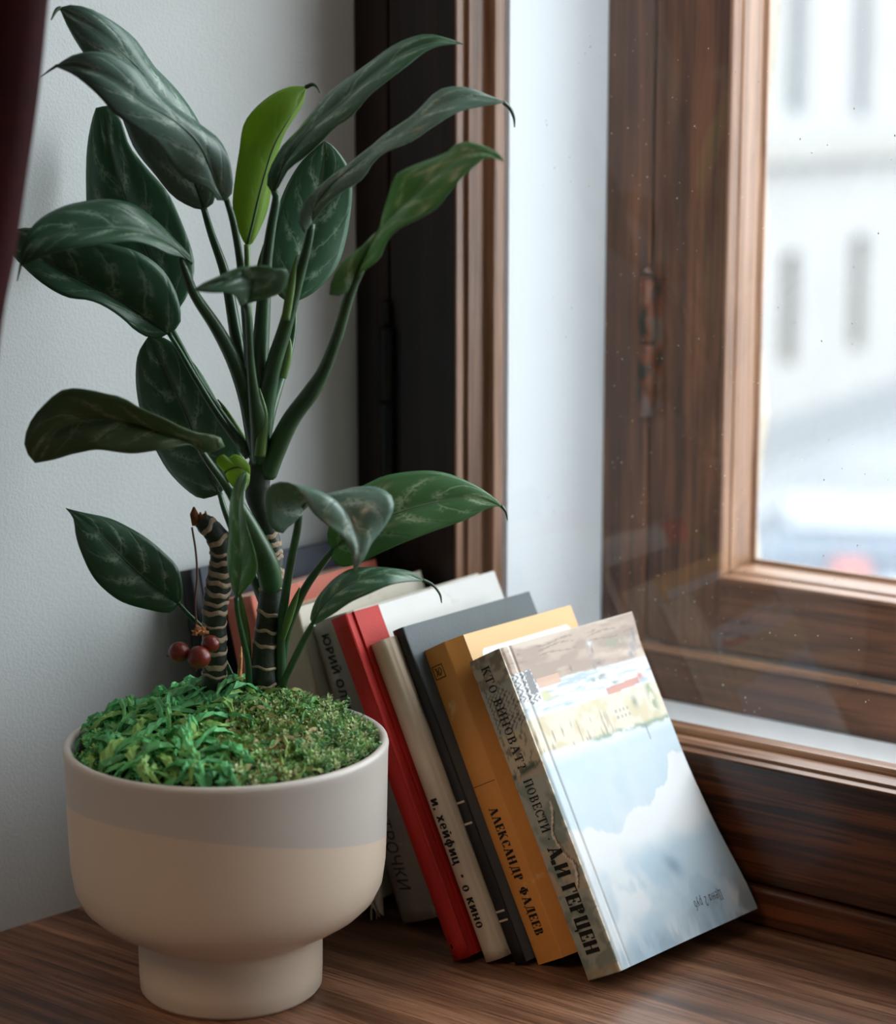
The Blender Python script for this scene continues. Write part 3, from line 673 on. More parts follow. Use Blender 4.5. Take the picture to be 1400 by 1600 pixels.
def paint_cover(A, B):
    """the flat print of the cover: A across from the spine, B down from the top edge"""
    N = lambda sx, sy, s, o=4: vnoise(A * sx + 3, B * sy + 7, s, o)
    c = np.ones(A.shape + (3,)) * np.array(srgb(224, 231, 236)[:3])
    # sky washes and clouds
    c = lerp(c, (176, 203, 221), smooth(.35, .65, N(4, 5, 1)) * smooth(.34, .40, B) * .85)
    edge = .60 - .10 * (A > .78) * smooth(.78, .9, A) - .05 * smooth(.55, .75, A) + .05 * (N(9, 3, 2) - .5) * 2
    blue = smooth(.36, .42, B) * (1 - smooth(edge - .012, edge + .02, B)); c = lerp(c, (198, 217, 229), blue * (.55 + .45 * smooth(.3, .6, N(6, 8, 3))))
    c = lerp(c, (232, 236, 240), smooth(edge, edge + .01, B) * (1 - smooth(.68, .78, B + .06 * N(6, 6, 4))))
    low = smooth(.70, .80, B + .1 * (N(5, 6, 5) - .5)); c = lerp(c, (196, 215, 228), low * smooth(.38, .58, N(5, 4, 6)) * .7)
    c = lerp(c, (160, 186, 206), low * smooth(.58, .75, N(8, 9, 7)) * .4)
    c = lerp(c, (92, 116, 140), smooth(.84, .96, B) * smooth(.55, .95, A) * smooth(.42, .6, N(10, 7, 8)) * .6)
    c = lerp(c, (120, 150, 178), np.exp(-((A - .60) / .05) ** 2 - ((B - .78 - (A - .6) * .3) / .035) ** 2) * .7)
    c = lerp(c, (150, 174, 192), smooth(.9, .98, B) * smooth(.5, .66, N(14, 6, 9)) * .5)
    # brown ground at the top (the picture stands on its head)
    gtop = .128 + .02 * A + .012 * (N(14, 3, 10) - .5)
    g = 1 - smooth(gtop - .006, gtop + .006, B); gc = N(5, 34, 11)
    gcol = lerp(np.ones_like(c) * np.array(srgb(176, 150, 130)[:3]), (150, 122, 102), smooth(.4, .62, gc)); gcol = lerp(gcol, (206, 186, 168), smooth(.56, .7, N(3, 20, 12)) * .8)
    c = c * (1 - g[..., None]) + gcol * g[..., None]
    # white-blue water with ripples
    wt = smooth(gtop - .004, gtop + .006, B) * (1 - smooth(.222, .234, B + .01 * N(8, 2, 13)))
    wc = lerp(np.ones_like(c) * np.array(srgb(218, 226, 232)[:3]), (150, 172, 190), smooth(.5, .68, N(9, 90, 14)) * .8)
    c = c * (1 - wt[..., None]) + wc * wt[..., None]
    # town in cream with sketchy ink, red roofs, green quay
    bl = .335 + .012 * A + .012 * (N(16, 2, 15) - .5)
    tw = smooth(.224, .232, B) * (1 - smooth(bl - .006, bl + .006, B))
    tc = lerp(np.ones_like(c) * np.array(srgb(222, 214, 192)[:3]), (206, 188, 140), smooth(.45, .7, N(12, 20, 16)) * .7)
    tc = lerp(tc, (150, 122, 92), smooth(.56, .7, N(70, 14, 17)) * (1 - smooth(.5, .62, A)) * smooth(.25, .29, B) * .8)
    c = c * (1 - tw[..., None]) + tc * tw[..., None]
    c = lerp(c, (196, 112, 86), ((A > .62) & (A < .88) & (np.abs(B - (.215 + .03 * (.75 - A))) < .011)).astype(float) * .9)
    c = lerp(c, (190, 100, 84), np.exp(-((A - .90) / .022) ** 2 - ((B - .200) / .012) ** 2))
    c = lerp(c, (110, 140, 104), np.exp(-((B - bl - .002) / .008) ** 2) * smooth(.36, .44, A) * smooth(.3, .55, N(20, 30, 18)) * .9)
    c = lerp(c, (140, 150, 110), np.exp(-((A - .93) / .03) ** 2) * smooth(.22, .24, B) * (1 - smooth(.30, .34, B)) * smooth(.4, .6, N(30, 40, 19)))
    c = lerp(c, (110, 116, 84), np.exp(-((A - .79) / .022) ** 2 - ((B - .272) / .02) ** 2) * .8)
    for wx in np.linspace(.63, .72, 4):
        for wb in (.283, .302): c = lerp(c, (128, 124, 118), (((np.abs(A - wx) < .007) & (np.abs(B - wb) < .005))).astype(float) * .7)
    c = lerp(c, (110, 124, 130), np.exp(-((A - .80) / .035) ** 2 - ((B - bl - .008) / .006) ** 2) * .8); c = lerp(c, (116, 130, 140), ((np.abs(A - .805) < .006) & (B > bl) & (B < bl + .05)).astype(float) * .7)
    # zigzag tower, boats, little figures
    zz = np.abs(((A * 26 + np.abs(((B * 46) % 1) - .5) * 1.6) % 1) - .5)
    tower = ((A < .155) & (B > .085) & (B < .19 - np.abs(A - .1) * .25)).astype(float)
    c = lerp(c, (214, 216, 216), tower); c = lerp(c, (104, 108, 116), tower * (zz < .22))
    c = lerp(c, (96, 92, 96), ((A > .10) & (A < .15) & (B > .088) & (B < .16)).astype(float) * smooth(.4, .55, N(40, 20, 21)))
    c = lerp(c, (206, 160, 130), ((A > .17) & (A < .33) & (B > .118) & (B < .150)).astype(float) * .9); c = lerp(c, (196, 190, 120), ((A > .17) & (A < .30) & (B > .158) & (B < .187)).astype(float) * .8 * smooth(.3, .5, N(25, 25, 22)))
    for (x, y, sx, sy, col) in ((.60, .085, .010, .018, (90, 96, 110)), (.625, .080, .007, .015, (70, 74, 84)), (.64, .125, .022, .007, (70, 74, 80)), (.60, .133, .012, .010, (96, 96, 100)), (.58, .172, .06, .006, (104, 96, 84)),
                                (.63, .165, .03, .006, (90, 88, 84)), (.70, .197, .035, .006, (98, 104, 108)), (.43, .117, .008, .010, (70, 66, 62)), (.78, .075, .06, .016, (126, 132, 104)), (.83, .082, .05, .018, (120, 120, 96)),
                                (.93, .095, .018, .024, (92, 104, 130)), (.90, .128, .022, .010, (90, 102, 124)), (.96, .07, .008, .03, (80, 86, 100)), (.62, .06, .02, .010, (226, 226, 226))):
        c = lerp(c, col, np.exp(-((A - x) / sx) ** 2 - ((B - y) / sy) ** 2) * .85 * smooth(.3, .5, N(60, 70, 23)))
    for (x0, y0, L, s) in ((.0, .055, 1.0, 1), (.2, .022, .5, 1), (.1, .035, .8, 1)):
        c = lerp(c, (112, 84, 66), ((np.abs(B - y0 - .004 * np.sin(A * 19 + y0 * 90)) < .0022) & (A > x0) & (A < x0 + L)).astype(float) * smooth(.45, .6, N(22, 3, 24)) * .7)
    # white worn crease by the spine and rubbed edges
    c = lerp(c, (214, 206, 190), (1 - smooth(.0, .03, A)) * smooth(.35, .6, N(6, 60, 25)) * .9)
    c = lerp(c, (236, 236, 232), np.exp(-((A - .075) / .005) ** 2) * .55)
    c = lerp(c, (196, 184, 166), (1 - smooth(.0, .006, B)) * .8)
    return c
def coverA():
    na, nb = 170, 300; v = []; a_ = np.linspace(0, 1, na + 1); b_ = np.linspace(0, 1, nb + 1)
    A, B = np.meshgrid(a_, b_); col = paint_cover(A, B)
    kz = hA * (1 - B); y = A * (wA + .0035 * smooth(.7, 1, B) * A)
    flare = .0075 * A ** 2 * (smooth(.45, 1.0, B) - .12) + .0026 * A ** 2 * (1 - smooth(0, .12, B))
    crease = -.0006 * np.exp(-((A - .075) / .008) ** 2) - .0012 * (1 - smooth(0, .035, A))
    u = tA + flare + crease
    y = y - .0002
    for s in (0, 1):
        v.append(np.stack([u - s * .0006, y, kz], -1).reshape(-1, 3))
    n1 = (na + 1) * (nb + 1); f = []
    for j in range(nb):
        for i in range(na):
            q = (j * (na + 1) + i, j * (na + 1) + i + 1, (j + 1) * (na + 1) + i + 1, (j + 1) * (na + 1) + i)
            f.append(q[::-1]); f.append(tuple(x + n1 for x in q))
    o = mesh('front_cover', np.vstack(v), f, mat_attr('painted_cover', .33, .45, .06, 200, .1), bA, True, world=False)
    cc = np.concatenate([col.reshape(-1, 3), np.ones((n1, 3)) * .7]); vcol(o, np.hstack([cc, np.ones((len(cc), 1))]))
    return o
fcA = coverA(); tag(fcA, 'painted cover with an upside down town and cloudy sky')
def spineA():
    o = curved_spine('spine', tA, hA, .0016, mat_attr('painted_spine', .5, .35, .25, 260), bA, n=26)
    me = o.data
    bm = bmesh.new(); bm.from_mesh(me); bmesh.ops.subdivide_edges(bm, edges=[e for e in bm.edges if abs(e.verts[0].co.z - e.verts[1].co.z) > 1e-4], cuts=7); bm.to_mesh(me); bm.free()
    me.polygons.foreach_set('use_smooth', [True] * len(me.polygons))
    co = np.zeros(len(me.vertices) * 3); me.vertices.foreach_get('co', co); co = co.reshape(-1, 3)
    A = co[:, 0] / tA; B = 1 - co[:, 2] / hA; N = lambda sx, sy, s, o=4: vnoise(A * sx + 3, B * sy + 7, s, o)
    c = np.ones((len(co), 3)) * np.array(srgb(178, 164, 146)[:3])
    c = lerp(c, (138, 122, 106), smooth(.42, .6, N(4, 40, 31)) * (B < .1)); c = lerp(c, (190, 178, 150), ((B > .24) & (B < .365)).astype(float))
    c = lerp(c, (110, 98, 78), ((B > .24) & (B < .365)).astype(float) * smooth(.55, .65, N(14, 60, 32)) * .8)
    zz = np.abs(((A * 7 + np.abs(((B * 60) % 1) - .5) * 1.4) % 1) - .5)
    tw = ((B > .095) & (B < .235) & (A > .12)).astype(float) * smooth(.40, .48, N(3, 12, 33)); c = lerp(c, (176, 168, 152), tw); c = lerp(c, (96, 92, 90), tw * (zz < .22))
    c = lerp(c, (158, 162, 158), ((B > .095) & (B < .24)).astype(float) * (1 - tw) * .7)
    c = lerp(c, (62, 84, 70), np.exp(-((B - .372 + .02 * A) / .010) ** 2) * smooth(.3, .5, N(8, 30, 34)))
    c = lerp(c, (164, 168, 158), smooth(.38, .395, B)); c = lerp(c, (120, 134, 124), smooth(.38, .395, B) * smooth(.45, .6, N(3, 22, 35)) * .8)
    c = lerp(c, (186, 168, 144), ((B > .60) & (B < .74)).astype(float) * smooth(.3, .5, N(3, 14, 36)) * .9); c = lerp(c, (168, 152, 128), smooth(.955, .985, B) * smooth(.35, .5, N(4, 30, 37)))
    crack = np.abs(A - (.72 + .12 * np.sin(B * 30) + .10 * (N(2, 30, 38) - .5))) < .022; c = lerp(c, (226, 216, 196), (crack & (B > .47) & (B < .735)).astype(float) * .9)
    c = lerp(c, (84, 60, 44), ((np.abs(A - (.77 + .12 * np.sin(B * 30) + .10 * (N(2, 30, 38) - .5))) < .02) & (B > .50) & (B < .735)).astype(float) * .8)
    c = lerp(c, (214, 204, 184), (smooth(.93, .99, A)) * smooth(.4, .6, N(3, 60, 39)) * .9); c = lerp(c, (206, 196, 178), (1 - smooth(.01, .05, A)) * smooth(.42, .6, N(3, 60, 40)) * .8)
    vcol(o, np.hstack([c, np.ones((len(c), 1))])); return o
spineA()
slab('back_cover', 0, .0005, .0008, wA, 0, hA, cover_mat('painted_back', (.5, .5, .46)), bA, 0)
slab('page_block', .0006, tA - .0015, .0014, wA - .001, .0004, hA - .0004, M['page'], bA, 0)
glyphs('lettering', 'КТО ВИНОВАТ?', .0066, .17, .055, M['ink'], bA, SPM(.0088, hA * .968, -.0019), 1, .06, hA * .325)
glyphs('lettering', 'ПОВЕСТИ ·', .0070, .16, .055, M['ink'], bA, SPM(.0088, hA * .612, -.0019), 1, .06, hA * .192)
glyphs('lettering', 'А.И ГЕРЦЕН', .0108, .30, .06, M['ink'], bA, SPM(.0078, hA * .402, -.0019), 1, .06, hA * .330)
glyphs('price_lettering', 'Цена 2 руб', .0062, .12, .08, M['ink_soft'], bA, Matrix(((0, 0, 1, tA + .0063), (-1, 0, 0, wA * .815), (0, -1, 0, hA * .100), (0, 0, 0, 1))), 1, .12, .0275)
# B: orange paperback -------------------------------------------------------------------------------
bB = book_frame((.2476, -.1347), 4.0, 27.9, 'paperback_book'); tB, wB, hB = .0285, .1114, .1958
tag(bB, 'ochre orange paperback with a white cover panel and ruled spine, second in the row', 'book', G_B)
mO = cover_mat('orange_paper', srgb(203, 136, 66)[:3], srgb(214, 178, 128)[:3], .45, .12, .12)
t_sp = .0205
def spineB():
    # squared spine, its joint then a flap wide hinge going over to the cover
    v = []; f = []; prof = [(0, .0010), (0, 0), (.0006, -.0004), (t_sp - .0006, -.0004), (t_sp, 0), (t_sp + .003, .0035), (tB, .009), (tB - .0008, .010), (t_sp, .0016)]
    n = len(prof)
    for z in (0, hB):
        for u, y in prof: v.append((u, y, z))
    f = [tuple(range(n)), tuple(range(n, 2 * n))[::-1]] + [(i, n + i, n + (i + 1) % n, (i + 1) % n) for i in range(n)]
    return mesh('spine', v, f, mO, bB, world=False)
spineB()
slab('back_cover', 0, .0005, .0010, wB, 0, hB, mO, bB, 0)
slab('front_cover', tB - .0006, tB, .0088, wB, 0, hB, cover_mat('tan_cover', srgb(226, 178, 112)[:3], None, .4, .1, .1), bB, 0)
slab('page_block', .0006, tB - .0010, .0105, wB - .001, .0004, hB - .0004, M['page'], bB, 0)
M['cream_panel'] = mat_plain('white_panel_print', (.82, .81, .78), .4, .4)
def rounded_panel(u, y0, y1, z0, z1, r, m, parent, name):
    pts = []
    for cx, cz, a0 in ((y1 - r, z1 - r, 0), (y0 + r, z1 - r, 90), (y0 + r, z0 + r, 180), (y1 - r, z0 + r, 270)):
        for k in range(7): an = R(a0 + k * 15); pts.append((cx + r * math.cos(an), cz + r * math.sin(an)))
    return prism(name, pts, 'x', u, u + .00012, m, parent, world=False)
rounded_panel(tB, .0185, wB - .008, .012, hB - .011, .004, M['cream_panel'], bB, 'cover_panel')
glyphs('lettering', 'АЛЕКСАНДР ФАДЕЕВ', .0068, .27, .065, M['ink'], bB, SPM(.0068, hB * .485, -.0006), .80, .10)
def flat_spine(b, name, rects, m, off=-.0005):
    v = []; f = []
    for u0, u1, k0, k1 in rects:
        bv, bf = box_vf(u0, u1, off - .00008, off, k0, k1); k = len(v); v += bv; f += [tuple(q + k for q in c) for c in bf]
    return mesh(name, v, f, m, b, world=False)
flat_spine(bB, 'ruled_line', [(.0006, .0196, hB * .5585, hB * .5605)], M['ink'], -.00042)
def logoB():
    k = hB * .905; rects = []
    for (a, b_, c, d) in ((.0035, .0125, k + .0072, k + .0078), (.0035, .0125, k - .0006, k), (.0035, .0041, k, k + .0074), (.0119, .0125, k, k + .0074)): rects.append((a, b_, c, d))
    o = flat_spine(bB, 'printed_emblem', rects, M['ink'], -.00042)
    v = [tuple(x.co) for x in o.data.vertices]; f = [tuple(p.vertices) for p in o.data.polygons]
    for pts in ([(.0055, k + .0062), (.0070, k + .0038), (.0056, k + .0014)], [(.0068, k + .0060), (.0066, k + .0036), (.0078, k + .0016), (.0092, k + .0018)], [(.0088, k + .0058), (.0080, k + .0036), (.0092, k + .0020), (.0104, k + .0036), (.0100, k + .0056), (.0088, k + .0058)]):
        pv, pf = tube_vf([(a_, -.00045, b_) for a_, b_ in spline(pts, 10)], [.0003] * 10, 6); q = len(v); v += pv; f += [tuple(i + q for i in c) for c in pf]
    me = bpy.data.meshes.new('printed_emblem'); me.from_pydata(v, [], f); me.materials.append(M['ink']); o.data = me
logoB()
# C: slate hardback ---------------------------------------------------------------------------------
bC = book_frame((.2368, -.1430), 2.2, 26.8, 'hardback_book'); tC, wC, hC = .0084, .1242, .2085
tag(bC, 'thin dark slate hardback with paired pale lines across its shade-darkened spine', 'book', G_B)
mC = cover_mat('slate_cloth', srgb(74, 82, 86)[:3], None, .55, .15, .3, 500); mCs = cover_mat('shaded_spine_cloth', srgb(24, 22, 22)[:3], None, .5, .15, .3, 500)  # spine cloth blackened to carry the shadow of the orange book
paperback(bC, tC, wC, hC, mCs, mC, mC, .0010)
M['pale_line'] = mat_plain('pale_foil_line', (.50, .42, .33), .5, .4)
for q in (.475, .412, .152, .125): flat_spine(bC, 'pale_line', [(.0006, tC - .0006, hC * q, hC * q + .0012)], M['pale_line'], -.0010)
# D: cream paperback --------------------------------------------------------------------------------
bD = book_frame((.2209, -.1507), 1.0, 26.1, 'paperback_book'); tD, wD, hD = .0142, .098, .1985
tag(bD, 'cream paperback with bold dark spine lettering, between the slate and red books', 'book', G_B)
mD = cover_mat('cream_paper', srgb(196, 178, 154)[:3], srgb(206, 192, 170)[:3], .5, .1, .15)
def spineD():
    prof = [(0, .002), (.0003, .0004), (.0016, -.0012), (.0050, -.0020), (.0088, -.0018), (.0116, -.0008), (.0126, .0006), (.0130, .0020), (.0136, .0026), (.0140, .0034), (.0142, .0072), (.0142, .0100), (.0136, .0100), (.0122, .0045), (.001, .003)]
    v = []; n = len(prof); nk = 30
    for k in range(nk + 1):
        for u, y in prof: v.append((u, y, hD * k / nk))
    f = [tuple(range(n)), tuple(range(nk * n, nk * n + n))[::-1]]
    for k in range(nk): f += [(k * n + i, (k + 1) * n + i, (k + 1) * n + (i + 1) % n, k * n + (i + 1) % n) for i in range(n)]
    return mesh('spine', v, f, mD, bD, True, world=False)
spineD()
slab('back_cover', 0, .0006, .002, wD, 0, hD, mD, bD, 0); slab('front_cover', tD - .0006, tD, .007, wD, 0, hD, mD, bD, 0)
slab('page_block', .0007, tD - .0007, .009, wD - .001, .0004, hD - .0004, M['page'], bD, 0)
glyphs('lettering', 'и. хейфиц', .0070, .25, .11, M['ink'], bD, SPM(.0046, hD * .505, -.0021), 1, .10, hD * .205)
glyphs('lettering', '·', .0070, .25, .11, M['ink'], bD, SPM(.0046, hD * .272, -.0021), 1, .10)
glyphs('lettering', 'о кино', .0070, .25, .11, M['ink'], bD, SPM(.0046, hD * .236, -.0021), 1, .10, hD * .135)

# E: red cloth spine, white boards ------------------------------------------------------------------
bE = book_frame((.2046, -.1602), -.5, 25.4, 'hardback_book'); tE, wE, hE = .0130, .1508, .2134
tag(bE, 'tall hardback with red cloth spine and worn white cover board', 'book', G_B)
mR = cover_mat('red_cloth', srgb(176, 30, 20)[:3], None, .6, .2, .5, 900); mW = cover_mat('worn_white_board', srgb(212, 211, 208)[:3], srgb(196, 192, 184)[:3], .5, .06, .15)
hardback(bE, tE, wE, hE, mR, mW, .0024, .0026, .030, mR)
text_mesh('lettering', '▲', .0045, M['ink'], bE, SPM(.0050, .0105, -.0022), 0.0, .9)
v, f = tube_vf(spline([(tE - .0012, .0, 0), (tE - .0010, -.0003, hE * .5), (tE - .0012, .0, hE)], 20), [.0009] * 20, 8)
mesh('joint_ridge', v, f, mR, bE, True, world=False)
# F: grey-beige book, sans lettering ----------------------------------------------------------------
bF = book_frame((.1440, -.1320), -1.0, 21.6, 'hardback_book'); tF, wF, hF = .0300, .1393, .1930
tag(bF, 'greyish beige book with wide sans spine lettering, half hidden behind the pot', 'book', G_B)
mF = cover_mat('grey_beige_paper', srgb(150, 138, 126)[:3], srgb(186, 176, 160)[:3], .5, .15, .2); mFc = cover_mat('ivory_cover', srgb(222, 215, 200)[:3], srgb(200, 190, 170)[:3], .5, .06, .15)
hardback(bF, tF, wF, hF, mF, mFc, .0022, .0016)
text_mesh('lettering', 'ЮРИЙ ОЛЕША', .0080, M['ink'], bF, SPM(.0100, hF * .955, -.0024), 0, .96, 1.14, bold=.00028)
text_mesh('lettering', 'СТРОЧКИ', .0125, M['ink_soft'], bF, SPM(.0112, hF * .385, -.0024), 0, .86, 1.05, shear=.15)
# G: thick cream book with a torn spine -------------------------------------------------------------
bG = book_frame((.0930, -.1400), -2.5, 15.5, 'paperback_book'); tG, wG, hG = .0280, .1300, .1900
tag(bG, 'thick cream paperback with torn ragged spine paper, just behind the pot', 'book', G_B)
mG = cover_mat('cream_torn_paper', srgb(204, 186, 164)[:3], srgb(226, 214, 196)[:3], .55, .1, .25)
curved_spine('spine', tG, hG * .80, .0022, mG, bG).location = (0, 0, hG * .20)
slab('back_cover', 0, .0006, .001, wG, 0, hG, mG, bG, 0); slab('front_cover', tG - .0006, tG, .001, wG, 0, hG, mFc, bG, 0)
slab('page_block', .0007, tG - .0007, .0012, wG - .001, .0006, hG - .0006, M['page'], bG, 0)
for i, (u0, u1, k0, k1, yo, cc) in enumerate(((.001, .012, .0005, .050, -.0070, mG), (.009, .021, .006, .064, -.0125, mFc), (.018, .0310, .0005, .058, -.0085, mG), (.004, .026, .012, .044, -.0040, M['page']), (.018, .034, .0010, .045, -.0150, mFc), (.030, .043, -.0005, .060, -.0095, mG), (.040, .0475, -.0060, .030, -.0120, mFc))):
    n = 12; v = []; f = []
    for j in range(n + 1):
        s = j / n; lo = k0 + random.uniform(0, .010) * (1 if 0 < j < n else .3); hi = k1 + random.uniform(-.006, .006)
        for q in range(7):
            z = lo + (hi - lo) * q / 6; curl = yo * (1 - q / 6) ** 1.5 * (1 + .3 * math.sin(j * .9 + i))
            v.append((u0 + (u1 - u0) * s, -.0012 + curl * .8, z))
    for j in range(n):
        for q in range(6): f.append((j * 7 + q, (j + 1) * 7 + q, (j + 1) * 7 + q + 1, j * 7 + q + 1))
    o = mesh('torn_flap', v, f, cc, bG, True, world=False); s_ = o.modifiers.new('t', 'SOLIDIFY'); s_.thickness = .0003
# H: salmon book, I: navy book ----------------------------------------------------------------------
bH = book_frame((.0645, -.1500), -3.4, 13.6, 'paperback_book'); tH, wH, hH = .0220, .132, .1960
tag(bH, 'salmon covered book showing its faded top strip between navy and cream books', 'book', G_B)
mH = cover_mat('salmon_cover', srgb(196, 104, 84)[:3], srgb(212, 140, 120)[:3], .5, .12, .2)
paperback(bH, tH, wH, hH, mH, mH, mH, .0014)
bI = book_frame((.0300, -.1620), 6.0, 12.6, 'hardback_book'); tI, wI, hI = .0115, .145, .2100
tag(bI, 'dark navy hardback leaning on the wall, last of the row behind the stems', 'book', G_B)
mI = cover_mat('navy_cloth', srgb(46, 52, 68)[:3], None, .55, .15, .3, 600); mIs = cover_mat('black_cloth', srgb(20, 20, 24)[:3], None, .55, .15, .3, 600)
hardback(bI, tI, wI, hI, mIs, mI, .0030, .0028)

# ------------------------------------------------------------------ the potted plant
plant = empty('potted_plant', POT); bpy.context.view_layer.update()
tag(plant, 'leafy green houseplant with ringed stems in a beige footed ceramic pot', 'potted plant')
RP = .0895; ZR = .1465
prof = [(0, .001), (.046, .001), (.0500, 0), (.0518, .0025), (.0522, .012), (.0524, .030), (.0522, .0335), (.0538, .0365), (.0600, .0395), (.0680, .0440), (.0770, .0500), (.0830, .0560), (.0868, .0640), (.0886, .0760), (.0892, .0900),
        (.0897, .1100), (.0901, .1280), (.0904, .1400), (.0908, ZR - .003), (.0903, ZR - .0008), (.0886, ZR), (.0868, ZR - .0004), (.0856, ZR - .0022), (.0850, ZR - .010), (.0845, .110), (.082, .08), (.05, .055), (0, .052)]
v, f = lathe_vf(prof, POT, 96); mesh('pot', v, f, M['pot'], plant, True)
tag(plant.children[-1], 'beige glazed pot with greyer upper band')
def moss_h(x, y):
    r = math.hypot(x, y); q = HEAD.x * x + HEAD.y * y; s = RGT.x * x + RGT.y * y
    return ZR - .006 + .013 * (1 - (r / .085) ** 2) + .012 * math.exp(-((q - D0) / .035) ** 2 - (s / .045) ** 2) + .003 * math.sin(s * 130) * math.cos(q * 110)
v = []; f = []; nr, ns = 14, 48
for i in range(nr + 1):
    r = .0848 * i / nr
    for k in range(ns):
        an = 2 * math.pi * k / ns; x, y = r * math.cos(an), r * math.sin(an); v.append((POT.x + x, POT.y + y, moss_h(x, y) - .005))
for i in range(nr):
    for k in range(ns): f.append((i * ns + k, (i + 1) * ns + k, (i + 1) * ns + (k + 1) % ns, i * ns + (k + 1) % ns))
mesh('soil', v, f, M['soil'], plant, True)
def moss():
    V = []; F = []; C = []
    def put(v, f, c):
        k = len(V); V.extend(v); F.extend([tuple(q + k for q in a) for a in f]); C.extend([c] * len(v) if isinstance(c, tuple) else c)
    def ribbon(p, ang, L, wd, lift, curl, c, lobes):
        d = Vector((math.cos(ang), math.sin(ang), 0)); s = Vector((-d.y, d.x, 0)); n = 9; v = []; f = []; cs = []
        for i in range(n + 1):
            q = i / n; a2 = curl * q; dd = d * math.cos(a2) + s * math.sin(a2)
            c0 = p + dd * (L * (q - .5)); x, y = c0.x - POT.x, c0.y - POT.y
            rr = math.hypot(x, y)
            if rr > .0835: c0 = c0 - Vector((x, y, 0)) * ((rr - .0835) / rr); x, y = c0.x - POT.x, c0.y - POT.y
            z = moss_h(x, y) + lift * math.sin(math.pi * q) + .002
            wq = wd * (.35 + .65 * math.sin(math.pi * min(1, q * 1.1 + .05))) * (1 + lobes * math.sin(q * 26))
            for e in (-1, -.35, .35, 1): v.append((c0.x + s.x * wq * e, c0.y + s.y * wq * e, z + .0012 * (1 - e * e) + .0009 * math.sin(i * 2.1 + e * 3)))
            sh = .75 + .5 * random.random(); cs += [(c[0] * sh, c[1] * sh, c[2] * sh, 1)] * 4
        for i in range(n):
            for e in range(3): f.append((i * 4 + e, i * 4 + e + 1, (i + 1) * 4 + e + 1, (i + 1) * 4 + e))
        put(v, f, cs)
    def sprig(p, n, L, c):
        ax = Vector((random.gauss(0, .5), random.gauss(0, .5), 1)).normalized(); o1 = ax.orthogonal().normalized(); o2 = ax.cross(o1); v = []; f = []; cs = []
        for i in range(n):
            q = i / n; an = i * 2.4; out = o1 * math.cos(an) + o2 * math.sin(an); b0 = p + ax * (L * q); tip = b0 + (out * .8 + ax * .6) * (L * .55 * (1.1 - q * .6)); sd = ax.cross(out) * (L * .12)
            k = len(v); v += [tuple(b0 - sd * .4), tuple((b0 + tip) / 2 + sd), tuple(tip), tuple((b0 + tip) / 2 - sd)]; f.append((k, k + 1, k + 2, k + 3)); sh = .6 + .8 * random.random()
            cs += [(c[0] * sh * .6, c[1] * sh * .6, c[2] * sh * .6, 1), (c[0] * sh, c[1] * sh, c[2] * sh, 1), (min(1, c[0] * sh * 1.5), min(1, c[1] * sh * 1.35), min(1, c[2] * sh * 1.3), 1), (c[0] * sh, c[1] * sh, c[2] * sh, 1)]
        put(v, f, cs)
    def rp(lo=-1, hi=1):
        while True:
            x, y = random.uniform(-.083, .083), random.uniform(-.083, .083); s = RGT.x * x + RGT.y * y
            if math.hypot(x, y) < .0835 and lo * .085 <= s <= hi * .085: return Vector((POT.x + x, POT.y + y, moss_h(x, y)))
    em = [(.12, .46, .17), (.16, .56, .21), (.08, .32, .11), (.22, .58, .21), (.30, .54, .15)]; ol = [(.27, .40, .09), (.36, .42, .14), (.18, .32, .07), (.38, .32, .14), (.14, .38, .11)]; fine = [(.20, .40, .13), (.34, .50, .20), (.46, .52, .28), (.11, .28, .11)]
    for i in range(250):
        p = rp(-1, .15); ribbon(p, random.uniform(0, 6.28), random.uniform(.018, .045), random.uniform(.0009, .0036), random.uniform(.002, .011), random.gauss(0, .9), random.choice(em), random.uniform(.1, .45))
    for i in range(12):
        p = rp(-.85, -.1); ribbon(p, random.uniform(-2.3, -1.2), random.uniform(.035, .06), random.uniform(.0040, .0062), random.uniform(.005, .009), random.gauss(0, .3), (.10, .34, .11), .3)
    for i in range(360):
        p = rp(-.25, .6); ribbon(p, random.uniform(0, 6.28), random.uniform(.012, .035), random.uniform(.0004, .0014), random.uniform(.001, .006), random.gauss(0, .9), random.choice(ol), random.uniform(.1, .4))
    for i in range(2600):
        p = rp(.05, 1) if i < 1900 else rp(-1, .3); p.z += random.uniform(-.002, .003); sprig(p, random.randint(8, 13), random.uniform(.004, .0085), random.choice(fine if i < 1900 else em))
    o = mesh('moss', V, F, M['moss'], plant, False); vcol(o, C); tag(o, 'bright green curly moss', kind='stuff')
moss()
def to3(pts): return [P(p[0], p[1], p[2] if len(p) > 2 else 0) for p in pts]
PXM = 2790.0                                                    # photograph pixels per metre at the stems
def tubepart(name, pts, m, parent, seg=12, n=None, squash=1.0, wob=0):
    """pts: (x, y, d, radius in pixels)"""
    n = n or max(10, len(pts) * 6); q = spline(pts, n); c = [P(a[0], a[1], a[2]) for a in q]; r = [max(a[3], .3) / PXM for a in q]
    if wob: r = [x * (1 + random.uniform(-wob, wob)) for x in r]
    v, f = tube_vf(c, r, seg, True, squash); o = mesh(name, v, f, m, parent, True); return o, q
